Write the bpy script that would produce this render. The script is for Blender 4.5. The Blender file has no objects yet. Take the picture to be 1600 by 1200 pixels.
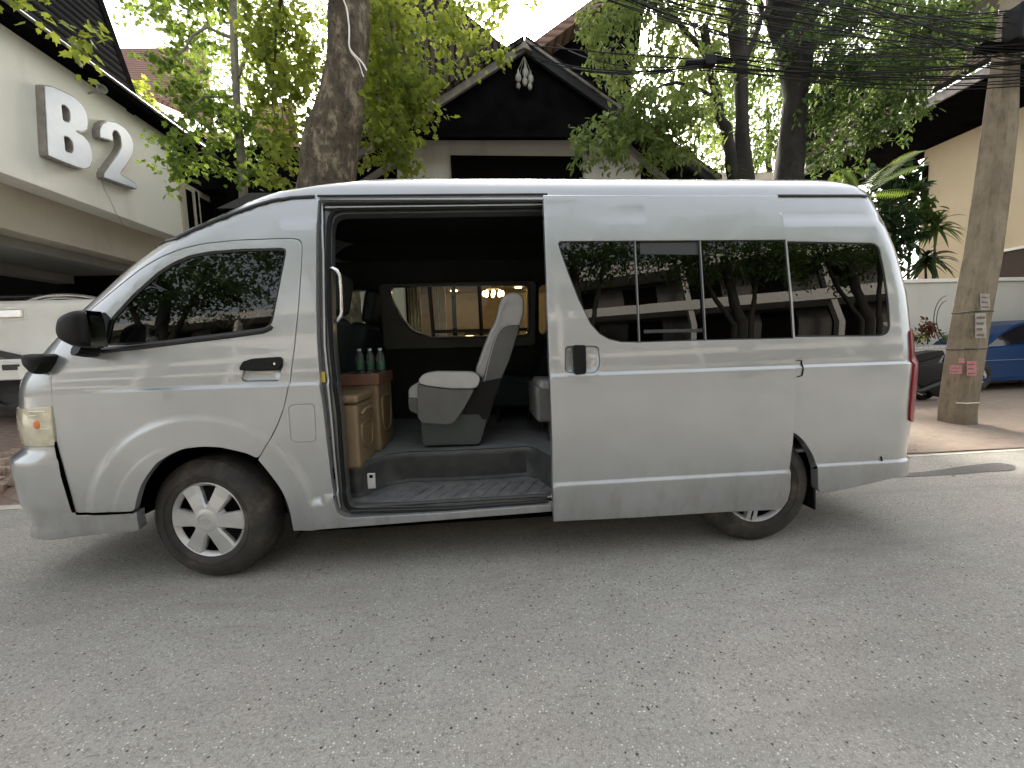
import bpy, bmesh, math, random
import numpy as np
from mathutils import Vector, Matrix
from mathutils.geometry import delaunay_2d_cdt
random.seed(7); rng = np.random.default_rng(7)
rad = math.radians
scn = bpy.context.scene
C = scn.collection

# ------------------------------------------------------------------ camera, sky, sun, exposure
CAM = np.array([1.488, -2.224, 1.232]); YAW, PITCH, ROLL, FPX = rad(-4.605), rad(5.205), rad(1.701), 635.5
_f = np.array([-math.sin(YAW)*math.cos(PITCH), math.cos(YAW)*math.cos(PITCH), -math.sin(PITCH)])
_r0 = np.array([math.cos(YAW), math.sin(YAW), 0.0]); _u0 = np.cross(_r0, _f)
_r = _r0*math.cos(ROLL) - _u0*math.sin(ROLL); _u = _r0*math.sin(ROLL) + _u0*math.cos(ROLL)
cam = bpy.data.cameras.new('camera'); co = bpy.data.objects.new('camera', cam); C.objects.link(co)
m = Matrix.Identity(4)
for i in range(3):
    m[i][0] = _r[i]; m[i][1] = _u[i]; m[i][2] = -_f[i]; m[i][3] = CAM[i]
co.matrix_world = m
cam.sensor_width = 36; cam.lens = FPX/1600*36; cam.clip_start = 0.05; cam.clip_end = 2000
scn.camera = co
def ray(u, v): return _f + _r*((u-800)/FPX) - _u*((v-600)/FPX)
def atY(u, v, Y): d = ray(u, v); return CAM + d*((Y-CAM[1])/d[1])
def atZ(u, v, z): d = ray(u, v); return CAM + d*((z-CAM[2])/d[2])
def atX(u, v, X): d = ray(u, v); return CAM + d*((X-CAM[0])/d[0])
def atD(u, v, D): return CAM + ray(u, v)*D
def proj(P):
    d = np.array(P)-CAM; w = d@_f
    return 800+FPX*(d@_r)/w, 600-FPX*(d@_u)/w

SUN_EL, SUN_AZ = rad(33), rad(4)          # azimuth from +Y towards +X
world = bpy.data.worlds.new('World'); scn.world = world; world.use_nodes = True
wn = world.node_tree.nodes; wl = world.node_tree.links
sky = wn.new('ShaderNodeTexSky'); sky.sky_type = 'NISHITA'; sky.sun_disc = False
sky.sun_elevation = SUN_EL; sky.sun_rotation = SUN_AZ; sky.dust_density = 6.0; sky.ozone_density = 0.6; sky.air_density = 1.0
bg = wn['Background']; bg.inputs['Strength'].default_value = 0.15
hs = wn.new('ShaderNodeHueSaturation'); hs.inputs['Saturation'].default_value = .32; wl.new(sky.outputs[0], hs.inputs['Color'])
wm = wn.new('ShaderNodeMix'); wm.data_type = 'RGBA'; wm.blend_type = 'MULTIPLY'; wm.inputs[0].default_value = 1; wm.inputs[7].default_value = (1, .985, .955, 1); wl.new(hs.outputs[0], wm.inputs[6]); wl.new(wm.outputs[2], bg.inputs['Color'])
sun = bpy.data.lights.new('sun', 'SUN'); so = bpy.data.objects.new('sun', sun); C.objects.link(so)
sun.energy = 1.5; sun.angle = rad(12); sun.color = (1.0, 0.90, 0.74)
sd = Vector((math.sin(SUN_AZ)*math.cos(SUN_EL), math.cos(SUN_AZ)*math.cos(SUN_EL), math.sin(SUN_EL)))
so.rotation_euler = sd.to_track_quat('Z', 'Y').to_euler(); so.location = (0, 0, 30)
vs = scn.view_settings; vs.view_transform = 'Standard'; vs.look = 'None'; vs.gamma = 1; vs.exposure = 2.3
try: vs.use_curve_mapping = False
except Exception: pass

# ------------------------------------------------------------------ materials
def lin(c):
    if isinstance(c, str):
        c = [int(c[i:i+2], 16)/255 for i in (0, 2, 4)]
        c = [x/12.92 if x <= .04045 else ((x+.055)/1.055)**2.4 for x in c]
    return (c[0], c[1], c[2], 1)
class NT:
    def __init__(s, name):
        s.m = bpy.data.materials.new(name); s.m.use_nodes = True; s.t = s.m.node_tree; s.n = s.t.nodes
        s.b = s.n['Principled BSDF']; s.out = s.n['Material Output']
    def new(s, k, **kw):
        n = s.n.new(k)
        for a, v in kw.items(): setattr(n, a, v)
        return n
    def link(s, a, b): s.t.links.new(a, b)
    def coord(s, kind='Object', scale=(1, 1, 1), rot=(0, 0, 0)):
        t = s.new('ShaderNodeTexCoord'); mp = s.new('ShaderNodeMapping'); mp.inputs['Scale'].default_value = scale; mp.inputs['Rotation'].default_value = rot
        s.link(t.outputs[kind], mp.inputs[0]); return mp.outputs[0]
    def noise(s, vec, scale, detail=4, rough=.6):
        n = s.new('ShaderNodeTexNoise'); n.inputs['Scale'].default_value = scale; n.inputs['Detail'].default_value = detail; n.inputs['Roughness'].default_value = rough
        s.link(vec, n.inputs['Vector']); return n.outputs[0]
    def ramp(s, fac, stops):
        r = s.new('ShaderNodeValToRGB'); e = r.color_ramp.elements
        while len(e) < len(stops): e.new(.5)
        for k, (p, c) in enumerate(stops): e[k].position = p; e[k].color = lin(c) if not isinstance(c, (int, float)) else (c, c, c, 1)
        s.link(fac, r.inputs[0]); return r.outputs[0]
    def mix(s, fac, a, b, mode='MIX'):
        x = s.new('ShaderNodeMix', data_type='RGBA', blend_type=mode)
        for v, k in ((fac, 0), (a, 6), (b, 7)):
            if isinstance(v, (int, float)): x.inputs[k].default_value = v if k == 0 else (v, v, v, 1)
            elif isinstance(v, (tuple, list, str)): x.inputs[k].default_value = lin(v)
            else: s.link(v, x.inputs[k])
        return x.outputs[2]
    def bump(s, h, strength=.3, dist=.01):
        b = s.new('ShaderNodeBump'); b.inputs['Strength'].default_value = strength; b.inputs['Distance'].default_value = dist
        s.link(h, b.inputs['Height']); s.link(b.outputs[0], s.b.inputs['Normal']); return b
    def set(s, **kw):
        for k, v in kw.items():
            i = s.b.inputs[k.replace('_', ' ')]
            if isinstance(v, (int, float)): i.default_value = v
            elif isinstance(v, (tuple, list, str)): i.default_value = lin(v)
            else: s.link(v, i)
        return s
def simple(name, col, rough=.6, metal=0, var=.12, scale=6, bump=0, bscale=60, coat=0, spec=.5):
    n = NT(name); v = n.coord(); c = lin(col)
    f = n.noise(v, scale)
    a = tuple(x*(1-var) for x in c[:3]); b = tuple(min(1, x*(1+var)) for x in c[:3])
    n.set(Base_Color=n.ramp(f, [(.3, a), (.7, b)]), Roughness=rough, Metallic=metal)
    n.b.inputs['Specular IOR Level'].default_value = spec
    if coat: n.b.inputs['Coat Weight'].default_value = coat; n.b.inputs['Coat Roughness'].default_value = .05
    if bump: n.bump(n.noise(v, bscale, 5), bump, .01)
    return n.m
def glassmat(name, tint, extra=0.0, ior=1.5):
    n = NT(name); tr = n.new('ShaderNodeBsdfTransparent'); tr.inputs[0].default_value = lin(tint)
    gl = n.new('ShaderNodeBsdfGlossy'); gl.inputs['Roughness'].default_value = .004; gl.inputs[0].default_value = (1, 1, 1, 1)
    fr = n.new('ShaderNodeFresnel'); fr.inputs[0].default_value = ior
    mx = n.new('ShaderNodeMixShader')
    n.link(fr.outputs[0], mx.inputs[0]); n.link(tr.outputs[0], mx.inputs[1]); n.link(gl.outputs[0], mx.inputs[2])
    n.n.remove(n.b); n.link(mx.outputs[0], n.out.inputs[0]); return n.m

M = {}
n = NT('silver_paint'); v = n.coord()
big = n.noise(v, 1.3, 3); fl = n.noise(v, 900, 2)
geo = n.new('ShaderNodeSeparateXYZ'); tcg = n.new('ShaderNodeTexCoord'); n.link(tcg.outputs['Object'], geo.inputs[0]); low = n.new('ShaderNodeMapRange'); low.inputs[1].default_value = .62; low.inputs[2].default_value = .28; n.link(geo.outputs[2], low.inputs[0])
base = n.mix(n.ramp(big, [(.35, 0.0), (.75, 1.0)]), (.345, .358, .366), (.392, .405, .413))
dust = n.ramp(n.noise(n.coord(scale=(1, 1, 1.6)), 2.2, 6), [(.45, 0.0), (.8, .35)])
grime = n.mix(1.0, low.outputs[0], n.ramp(n.noise(n.coord(scale=(1, 1, .35)), 9, 7, .7), [(.42, 0.0), (.7, .55)]), 'MULTIPLY')
n.set(Base_Color=n.mix(grime, n.mix(dust, base, (.31, .30, .275)), (.20, .175, .14)), Metallic=.55, Roughness=.30)
n.b.inputs['Coat Weight'].default_value = 1; n.b.inputs['Coat Roughness'].default_value = .035
b1 = n.bump(n.noise(v, 1.1, 2), .06, .05)
M['paint'] = n.m
M['jamb'] = simple('jamb_shaded_paint', (.075, .08, .077), .35, .3, coat=.4)  # silver body paint with the recess shade put in as dark grey
M['black'] = simple('black_plastic', (.004, .004, .0045), .45, spec=.2, bump=.1, bscale=300)
M['trim'] = simple('black_trim', (.0025, .0025, .003), .3)
M['rubber'] = simple('rubber', (.005, .005, .005), .6, spec=.2)
M['seam'] = simple('seam_dark', (.0015, .0015, .0015), .9, spec=0)
M['lining'] = simple('cabin_lining', (.024, .024, .022), .8, spec=.2, bump=.1)
M['lining2'] = simple('cabin_side_trim', (.075, .078, .072), .7)
M['headliner'] = simple('headliner', (.013, .0135, .012), .95, spec=.2)
M['floor_vinyl'] = simple('floor_vinyl', (.22, .23, .23), .35, var=.2, scale=9)
M['step_plastic'] = simple('step_plastic', (.045, .046, .046), .5, var=.3, scale=12)
M['chrome'] = simple('chrome', (.75, .75, .74), .16, 1, var=.03)
M['steel'] = simple('steel_dark', (.05, .05, .05), .5, .6)
M['hub'] = simple('wheel_cover_silver', (.50, .50, .49), .34, .55, coat=.3, var=.1)
M['wheeldark'] = simple('wheel_dark', (.006, .0055, .005), .6)
n = NT('tyre_rubber'); v = n.coord()
d_ = n.noise(v, 7, 8, .7)
n.set(Base_Color=n.ramp(d_, [(.35, (.015, .014, .013)), (.54, (.036, .031, .026)), (.72, (.10, .080, .062))]), Roughness=.8); n.bump(n.noise(v, 90, 4), .3, .004)
M['tyre'] = n.m
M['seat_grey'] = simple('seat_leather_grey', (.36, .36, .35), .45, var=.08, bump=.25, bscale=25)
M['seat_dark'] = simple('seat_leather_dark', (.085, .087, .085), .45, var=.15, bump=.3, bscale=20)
M['seat_black'] = simple('seat_black', (.008, .02, .02), .7)
M['cooler'] = simple('cooler_wood', (.19, .133, .072), .5, var=.12, scale=4)
M['cooler_rim'] = simple('cooler_rim', (.17, .082, .05), .5, var=.1)
M['glass_cab'] = glassmat('tinted_glass_cab', (.13, .14, .12), ior=1.5)
M['glass_dark'] = glassmat('tinted_glass_dark', (.018, .020, .018), ior=1.55)
M['glass_far'] = glassmat('tinted_glass_far', (.62, .66, .58), ior=1.45)
M['red_lens'] = simple('red_lens', (.17, .004, .012), .3, coat=.15, spec=.2)
M['clear_lens'] = simple('yellowed_lens', (.50, .46, .33), .18, var=.25, scale=14, coat=1)
M['amber'] = simple('amber_bulb', (.75, .22, .06), .3)
M['yellow'] = simple('yellow_sticker', (.55, .42, .06), .6)
M['white_plastic'] = simple('white_plastic', (.6, .6, .58), .4)

# ------------------------------------------------------------------ builders
def link(o, parent=None):
    C.objects.link(o)
    if parent is not None:
        o.parent = parent; o.matrix_parent_inverse = parent_mw(parent).inverted()
    return o
def parent_mw(p):
    mw = Matrix.LocRotScale(p.location, p.rotation_euler, p.scale)
    return (parent_mw(p.parent) @ p.matrix_parent_inverse @ mw) if p.parent else mw
def tag(o, label=None, cat=None, group=None, kind=None):
    if label: o['label'] = label
    if cat: o['category'] = cat
    if group: o['group'] = group
    if kind: o['kind'] = kind
    return o
def empty(name, loc, label=None, cat=None, group=None):
    o = bpy.data.objects.new(name, None); o.location = [float(x) for x in loc]; C.objects.link(o); o.empty_display_size = .2
    return tag(o, label, cat, group)
def mesh_obj(name, verts, faces, mat, parent=None, smooth=False, normals=None):
    me = bpy.data.meshes.new(name); me.from_pydata([tuple(map(float, v)) for v in verts], [], [tuple(int(i) for i in f) for f in faces])
    if not isinstance(mat, (list, tuple)): mat = [mat]
    for q in mat: me.materials.append(q)
    if smooth or normals is not None: me.polygons.foreach_set('use_smooth', [True]*len(me.polygons))
    me.update()
    if normals is not None: me.normals_split_custom_set_from_vertices([tuple(map(float, q)) for q in normals])
    return link(bpy.data.objects.new(name, me), parent)
class MB:
    def __init__(s): s.v = []; s.f = []; s.mi = []; s.m = 0
    def add(s, v, f):
        b = len(s.v); s.v += [tuple(map(float, q)) for q in v]; s.f += [tuple(int(i)+b for i in q) for q in f]; s.mi += [s.m]*len(f); return s
    def box(s, lo, hi, rot=None, c=None):
        x0, y0, z0 = lo; x1, y1, z1 = hi
        v = [(x0, y0, z0), (x1, y0, z0), (x1, y1, z0), (x0, y1, z0), (x0, y0, z1), (x1, y0, z1), (x1, y1, z1), (x0, y1, z1)]
        if rot is not None:
            cc = Vector(c) if c is not None else Vector(((x0+x1)/2, (y0+y1)/2, (z0+z1)/2))
            v = [tuple(rot @ (Vector(q)-cc) + cc) for q in v]
        return s.add(v, [(3, 2, 1, 0), (4, 5, 6, 7), (0, 1, 5, 4), (1, 2, 6, 5), (2, 3, 7, 6), (3, 0, 4, 7)])
    def quadbox(s, pts, thick):
        """four points (in order) extruded by the vector thick"""
        t = np.array(thick, float); p = [np.array(q, float) for q in pts]; n_ = len(p)
        v = p+[q+t for q in p]
        f = [tuple(range(n_))[::-1], tuple(range(n_, 2*n_))]+[(i, (i+1) % n_, n_+(i+1) % n_, n_+i) for i in range(n_)]
        return s.add(v, f)
    def tube(s, pts, r, seg=8, cap=True, close=False):
        P = [Vector(map(float, p)) for p in pts]; n_ = len(P)
        R = list(r) if hasattr(r, '__len__') else [r]*n_
        v = []; up = None
        for i, p in enumerate(P):
            a = P[(i-1) % n_] if (i or close) else p; b = P[(i+1) % n_] if (i < n_-1 or close) else p
            d = (b-a).normalized() if (b-a).length > 1e-9 else Vector((0, 0, 1))
            if up is None: up = Vector((0, 0, 1)) if abs(d.z) < .9 else Vector((1, 0, 0))
            x = d.cross(up); x = x.normalized() if x.length > 1e-6 else d.orthogonal().normalized()
            y = x.cross(d).normalized(); up = y
            for k in range(seg):
                t = 2*math.pi*k/seg; v.append(p+x*(R[i]*math.cos(t))+y*(R[i]*math.sin(t)))
        f = []
        for i in range(n_ if close else n_-1):
            j = (i+1) % n_
            for k in range(seg):
                l = (k+1) % seg; f.append((i*seg+k, i*seg+l, j*seg+l, j*seg+k))
        if cap and not close: f += [tuple(range(seg))[::-1], tuple((n_-1)*seg+k for k in range(seg))]
        return s.add(v, f)
    def lathe(s, prof, origin, axis=(0, 0, 1), seg=32, cap=True):
        """prof: (radius, height along axis)"""
        ax = Vector(axis).normalized(); x = ax.orthogonal().normalized(); y = ax.cross(x); o = Vector(map(float, origin)); v = []; f = []
        for (r, h) in prof:
            for k in range(seg):
                t = 2*math.pi*k/seg; v.append(o+ax*h+x*(r*math.cos(t))+y*(r*math.sin(t)))
        for i in range(len(prof)-1):
            for k in range(seg):
                l = (k+1) % seg; f.append((i*seg+k, i*seg+l, (i+1)*seg+l, (i+1)*seg+k))
        if cap: f += [tuple(range(seg))[::-1], tuple((len(prof)-1)*seg+k for k in range(seg))]
        return s.add(v, f)
    def ellipsoid(s, c, r, seg=16, rings=10, rot=None):
        v = []; f = []
        for i in range(rings+1):
            a = math.pi*i/rings
            for k in range(seg):
                b = 2*math.pi*k/seg; p = Vector((r[0]*math.sin(a)*math.cos(b), r[1]*math.sin(a)*math.sin(b), r[2]*math.cos(a)))
                if rot is not None: p = rot @ p
                v.append(Vector(c)+p)
        for i in range(rings):
            for k in range(seg):
                l = (k+1) % seg; f.append((i*seg+k, (i+1)*seg+k, (i+1)*seg+l, i*seg+l))
        return s.add(v, f)
    def build(s, name, mat, parent=None, smooth=False, bevel=0, segs=2, angle=35, weighted=False, subsurf=0):
        me = bpy.data.meshes.new(name); me.from_pydata(s.v, [], s.f); me.update()
        for q in (mat if isinstance(mat, (list, tuple)) else [mat]): me.materials.append(q)
        if any(s.mi): me.polygons.foreach_set('material_index', s.mi)
        bm = bmesh.new(); bm.from_mesh(me); bmesh.ops.recalc_face_normals(bm, faces=bm.faces); bm.to_mesh(me); bm.free()
        o = bpy.data.objects.new(name, me)
        if smooth:
            me.polygons.foreach_set('use_smooth', [True]*len(me.polygons)); me.set_sharp_from_angle(angle=rad(angle))
        if bevel:
            b = o.modifiers.new('bevel', 'BEVEL'); b.width = bevel; b.segments = segs; b.limit_method = 'ANGLE'; b.angle_limit = rad(30)
            me.polygons.foreach_set('use_smooth', [True]*len(me.polygons)); b.harden_normals = True
        if subsurf:
            b = o.modifiers.new('sub', 'SUBSURF'); b.levels = b.render_levels = subsurf
        return link(o, parent)
def roundpoly(P, r, closed=True, k=4):
    P = [np.array(p, float) for p in P]; n_ = len(P); out = []
    for i in range(n_):
        p = P[i]
        if not closed and i in (0, n_-1): out.append(p); continue
        a = P[i-1]; b = P[(i+1) % n_]; la = np.linalg.norm(a-p); lb = np.linalg.norm(b-p)
        if la < 1e-9 or lb < 1e-9: continue
        q = min(r, la*.48); w = min(r, lb*.48); A = p+(a-p)/la*q; B = p+(b-p)/lb*w
        for t in np.linspace(0, 1, k+1): out.append((1-t)**2*A+2*t*(1-t)*p+t*t*B)
    return out
def densify(P, step, closed=True):
    P = [np.array(p, float) for p in P]; out = []; n_ = len(P)
    for i in range(n_ if closed else n_-1):
        a, b = P[i], P[(i+1) % n_]; L = np.linalg.norm(b-a); m_ = max(1, int(math.ceil(L/step)))
        for j in range(m_): out.append(a+(b-a)*j/m_)
    if not closed: out.append(P[-1])
    return out
def inside(poly, x, y):
    poly = np.asarray(poly); x = np.asarray(x); y = np.asarray(y); r_ = np.zeros(x.shape, bool)
    x0, y0 = poly[:, 0], poly[:, 1]; x1, y1 = np.roll(x0, -1), np.roll(y0, -1)
    for a, b, c, d in zip(x0, y0, x1, y1):
        if b == d: continue
        cnd = ((b > y) != (d > y)); xi = (c-a)*(y-b)/(d-b)+a; r_ ^= cnd & (x < xi)
    return r_
def prism(pxs, Y0, Y1, yref=None, r=0):
    """outline traced at depth Y0 -> solid between Y0 and Y1"""
    yref = Y0 if yref is None else yref
    P = [atY(u, v, yref) for u, v in pxs]; P = [(p[0], p[2]) for p in P]
    if r: P = roundpoly(P, r)
    n_ = len(P); b = MB()
    v = [(x, Y0, z) for x, z in P]+[(x, Y1, z) for x, z in P]
    b.add(v, [tuple(range(n_))[::-1], tuple(range(n_, 2*n_))]+[(i, (i+1) % n_, n_+(i+1) % n_, n_+i) for i in range(n_)])
    return b

# ------------------------------------------------------------------ the van: one smooth body surface in (t, z)
def pchip(xs, ys):
    xs = np.array(xs, float); ys = np.array(ys, float); h = np.diff(xs); d = np.diff(ys)/h; m_ = np.zeros(len(xs))
    for i in range(1, len(xs)-1):
        if d[i-1]*d[i] > 0:
            w1, w2 = 2*h[i]+h[i-1], h[i]+2*h[i-1]; m_[i] = (w1+w2)/(w1/d[i-1]+w2/d[i])
    m_[0], m_[-1] = d[0], d[-1]
    def f(x):
        x = np.clip(x, xs[0], xs[-1]); i = np.clip(np.searchsorted(xs, x)-1, 0, len(h)-1); t = (x-xs[i])/h[i]
        return (2*t**3-3*t**2+1)*ys[i]+(t**3-2*t**2+t)*h[i]*m_[i]+(-2*t**3+3*t**2)*ys[i+1]+(t**3-t**2)*h[i]*m_[i+1]
    return f
INS = pchip([.2, .35, .5, .8, 1.05, 1.3, 1.6, 1.9, 2.08, 2.15, 2.20, 2.24, 2.265, 2.278, 2.285], [.05, .02, .006, 0, .0, .03, .075, .125, .165, .195, .24, .30, .39, .52, .80])
XF = pchip([.2, .35, .5, .65, .8, .95, 1.05, 1.15, 1.22, 1.3, 1.45, 1.6, 1.75, 1.9, 2.0, 2.08, 2.15, 2.18, 2.2, 2.24, 2.265, 2.278, 2.285],
           [-1.035, -1.02, -1.02, -1.03, -1.04, -1.046, -1.036, -1.010, -.955, -.894, -.767, -.619, -.461, -.254, -.057, .095, .278, .41, .52, .74, .95, 1.15, 1.4])
XR = pchip([.2, .35, .5, .65, .8, 1.15, 1.45, 1.6, 1.75, 1.9, 2.0, 2.08, 2.15, 2.18, 2.2, 2.24, 2.265, 2.278, 2.285],
           [4.225, 4.205, 4.198, 4.205, 4.212, 4.22, 4.218, 4.199, 4.174, 4.128, 4.099, 4.073, 4.05, 4.02, 3.98, 3.90, 3.80, 3.65, 3.4])
FA, FB, RA, RB, MID = .34, .5, .22, .26, .94
def sstep(x): x = np.clip(x, 0, 1); return x*x*(3-2*x)
def base(t, z, fb=None):
    t = np.asarray(t, float); z = np.asarray(z, float)
    ins, xf, xr = INS(z), XF(z), XR(z)
    cf, cr = xf+FA, xr-RA
    pf = np.clip((cf-t)/FA, 0, None); pr = np.clip((t-cr)/RA, 0, None)
    ef = np.maximum(pf-math.pi/2, 0); er = np.maximum(pr-math.pi/2, 0); qf = np.minimum(pf, math.pi/2); qr = np.minimum(pr, math.pi/2)
    X = np.where(pf > 0, cf-FA*np.sin(qf)-.10*sstep(pf/2.2), np.where(pr > 0, cr+RA*np.sin(qr)+.02*sstep(pr/3), t))
    Y = ins+np.where(pf > 0, FB*(1-np.cos(qf))+ef*FB, np.where(pr > 0, RB*(1-np.cos(qr))+er*RB, 0))
    return np.stack([X, Y, z+0*X], -1)
def tfront(z): return XF(z)+FA-FA*(math.pi/2+(MID-INS(z)-FB)/FB)
def trear(z): return XR(z)-RA+RA*(math.pi/2+(MID-INS(z)-RB)/RB)
ZC, ZL = 1.072, .478
FW, RW = (.0, .345), (3.125, .335)
def disp(t, z):
    fade = sstep((t+.55)/.5)
    d = .016*(1-sstep((z-(ZC-.012))/.022))*fade - .0                      # belt crease
    lo = np.where(t > 1.9, 1, sstep((t-.45)/.15))
    zl = ZL+np.where(t < .75, -.10*sstep((.75-t)/.35), 0)
    d = d+.015*(1-sstep((z-(zl-.010))/.020))*lo                              # lower step
    r1 = np.hypot(t-FW[0]-.0, z-FW[1]); r2 = np.hypot(t-RW[0], z-RW[1])
    d = d+.010*(1-sstep((r1-.548)/.045))+.003*(1-sstep((r1-.43)/.03))
    d = d-.006*sstep((z-1.93)/.02)*(t > .45)                                  # shoulder above the windows
    return d
def bumperd(t, z):
    k = sstep((-.62-t)/.30); return .003+k*(.060*sstep((.785-z)/.07)-.022*sstep((.50-z)/.10)+.014*sstep((.36-z)/.04))
def surf(t, z, off=0.0, dfun=disp):
    t = np.asarray(t, float); z = np.asarray(z, float); e = 2e-3
    def pos(t, z):
        b0 = base(t, z); bt = base(t+e, z)-base(t-e, z); bz = base(t, z+e)-base(t, z-e)
        n_ = np.cross(bt, bz); n_ /= np.linalg.norm(n_, axis=-1, keepdims=True)+1e-12
        return b0+n_*(off+dfun(t, z))[..., None], n_
    p, _ = pos(t, z)
    pt = pos(t+e, z)[0]-pos(t-e, z)[0]; pz = pos(t, z+e)[0]-pos(t, z-e)[0]
    n_ = np.cross(pt, pz); n_ /= np.linalg.norm(n_, axis=-1, keepdims=True)+1e-12
    return p, n_
def inv(u, v, off=0.0, dfun=disp):
    """photo point -> (t, z) on the body surface"""
    g = atY(u, v, .0); t, z = g[0], g[2]
    for _ in range(25):
        def F(t, z):
            q = surf(np.array([t]), np.array([z]), off, dfun)[0][0]; return np.array(proj(q))
        f0 = F(t, z)-np.array([u, v]); h = 1e-3
        J = np.stack([(F(t+h, z)-f0-[u, v])/h, (F(t, z+h)-f0-[u, v])/h], -1)
        try: dlt = np.linalg.solve(J+np.eye(2)*1e-6, -f0)
        except Exception: break
        dlt = np.clip(dlt, -.15, .15); t += dlt[0]; z = min(max(z+dlt[1], .15), 2.27)
        if abs(f0).max() < .05: break
    return np.array([t, z])
def dom(pts, off=0.0, dfun=disp):
    """list of photo points or ('D', t, z) -> domain points"""
    return [np.array(p[1:], float) if p[0] == 'D' else inv(p[0], p[1], off, dfun) for p in pts]
def area(P): P = np.asarray(P); return .5*np.sum(P[:, 0]*np.roll(P[:, 1], -1)-np.roll(P[:, 0], -1)*P[:, 1])
def offset(P, d):
    """grow (d>0) a closed polygon"""
    P = np.asarray(P); s = 1 if area(P) > 0 else -1; out = []
    for i in range(len(P)):
        a, p, b = P[i-1], P[i], P[(i+1) % len(P)]
        e1 = (p-a)/(np.linalg.norm(p-a)+1e-12); e2 = (b-p)/(np.linalg.norm(b-p)+1e-12)
        n1 = np.array([e1[1], -e1[0]])*s; n2 = np.array([e2[1], -e2[0]])*s; m_ = n1+n2; m_ /= (np.linalg.norm(m_)+1e-12)
        out.append(p+m_*d/max(.5, float(m_@n1)))
    return out
def cdt_region(outer, holes, extra=[], grid=.045):
    loops = [np.asarray(outer)]+[np.asarray(h) for h in holes]; pts = []; ed = []; ids = []
    for L in loops:
        b = len(pts); k = len(L); pts += [tuple(p) for p in L]; ed += [(b+i, b+(i+1) % k) for i in range(k)]; ids.append((b, k))
    bx0, by0 = loops[0].min(0); bx1, by1 = loops[0].max(0)
    gx, gy = np.meshgrid(np.arange(bx0, bx1, grid), np.arange(by0, by1, grid*.9)); gx[1::2] += grid/2
    q = np.stack([gx.ravel(), gy.ravel()], -1)
    if len(extra):
        ex = np.array(extra); keep = np.ones(len(q), bool)
        for i in range(0, len(ex)):
            keep &= (np.abs(q-ex[i]).max(1) > grid*.35)
        q = np.concatenate([q[keep], ex])
    ok = inside(loops[0], q[:, 0], q[:, 1])
    for h in loops[1:]: ok &= ~inside(h, q[:, 0], q[:, 1])
    q = q[ok]
    bd = np.array(pts); far = np.ones(len(q), bool)
    for i in range(0, len(bd), 1): far &= ((q-bd[i])**2).sum(1) > (.006)**2
    q = q[far]
    allp = [Vector(p) for p in pts]+[Vector(p) for p in q.tolist()]
    vo, eo, fo, ov, oe, of = delaunay_2d_cdt(allp, ed, [], 0, 1e-6)
    vo = np.array([tuple(v) for v in vo]); fo = [f for f in fo if len(f) == 3]; F = np.array(fo)
    c = vo[F].mean(1); ok = inside(loops[0], c[:, 0], c[:, 1])
    for h in loops[1:]: ok &= ~inside(h, c[:, 0], c[:, 1])
    return vo, F[ok], loops
def feature_pts(t0, t1, z0, z1):
    ex = []
    for t in np.arange(t0, t1, .03):
        for zz in (ZC-.014, ZC-.006, ZC+.002, ZC+.011, ZL-.012, ZL-.004, ZL+.004, ZL+.012):
            if z0 < zz < z1: ex.append((t, zz))
    for c in (FW,):
        for r_ in (.545, .565, .585, .605, .43, .445, .46):
            for a in np.arange(-.3, math.pi+.3, .05):
                p = (c[0]+r_*math.cos(a), c[1]+r_*math.sin(a))
                if t0 < p[0] < t1 and z0 < p[1] < z1: ex.append(p)
    return ex
def panel(name, outer, holes, off, mat, parent, rim=.02, dfun=disp, feat=True, grid=.05, mirror=False, lip=.003, step=.02):
    outer = densify(outer, step); holes = [densify(h, step) for h in holes]
    O = np.asarray(outer); ex = feature_pts(O[:, 0].min(), O[:, 0].max(), O[:, 1].min(), O[:, 1].max()) if feat else []
    vo, F, loops = cdt_region(outer, holes, ex, grid)
    P, N = surf(vo[:, 0], vo[:, 1], off, dfun)
    V = [P]; NN = [N]; faces = [tuple(f) for f in F]
    # orientation: outward (near side is -Y)
    f0 = F[0]; nn = np.cross(P[f0[1]]-P[f0[0]], P[f0[2]]-P[f0[0]])
    if nn @ N[f0[0]] < 0: faces = [f[::-1] for f in faces]
    nb = len(P)
    if rim:
        for li, L in enumerate(loops):
            L = np.asarray(L); s = (1 if area(L) > 0 else -1)*(1 if li == 0 else -1)
            o1 = np.array(offset(L, lip*(1 if li == 0 else -1)))
            p0, n0 = surf(L[:, 0], L[:, 1], off, dfun); p1, n1 = surf(o1[:, 0], o1[:, 1], off-lip, dfun); p2 = p1-n1*rim
            dirn = p1-p0+n0*lip; dirn /= np.linalg.norm(dirn, axis=1, keepdims=True)+1e-12
            k = len(L)
            for P_, N_ in ((p0, n0), (p1, dirn), (p1, dirn), (p2, dirn)): V.append(P_); NN.append(N_)
            for a, b in ((nb, nb+k), (nb+2*k, nb+3*k)):
                for i in range(k):
                    j = (i+1) % k; q = (a+i, a+j, b+j, b+i); faces.append(q[::-1] if s > 0 else q)
            nb += 4*k
    V = np.concatenate(V); NN = np.concatenate(NN); ff = []
    for f in faces:
        q = [V[i] for i in f]; g = np.cross(q[1]-q[0], q[2]-q[0]) if len(f) == 3 else np.cross(q[2]-q[0], q[3]-q[1])
        if np.linalg.norm(g) < 1e-10: continue
        ff.append(f if g @ sum(NN[i] for i in f) > 0 else f[::-1])
    faces = ff
    if mirror: V = V*[1, -1, 1]+[0, 2*MID, 0]; NN = NN*[1, -1, 1]; faces = [f[::-1] for f in faces]
    return mesh_obj(name, V, faces, mat, parent, normals=NN)
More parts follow.
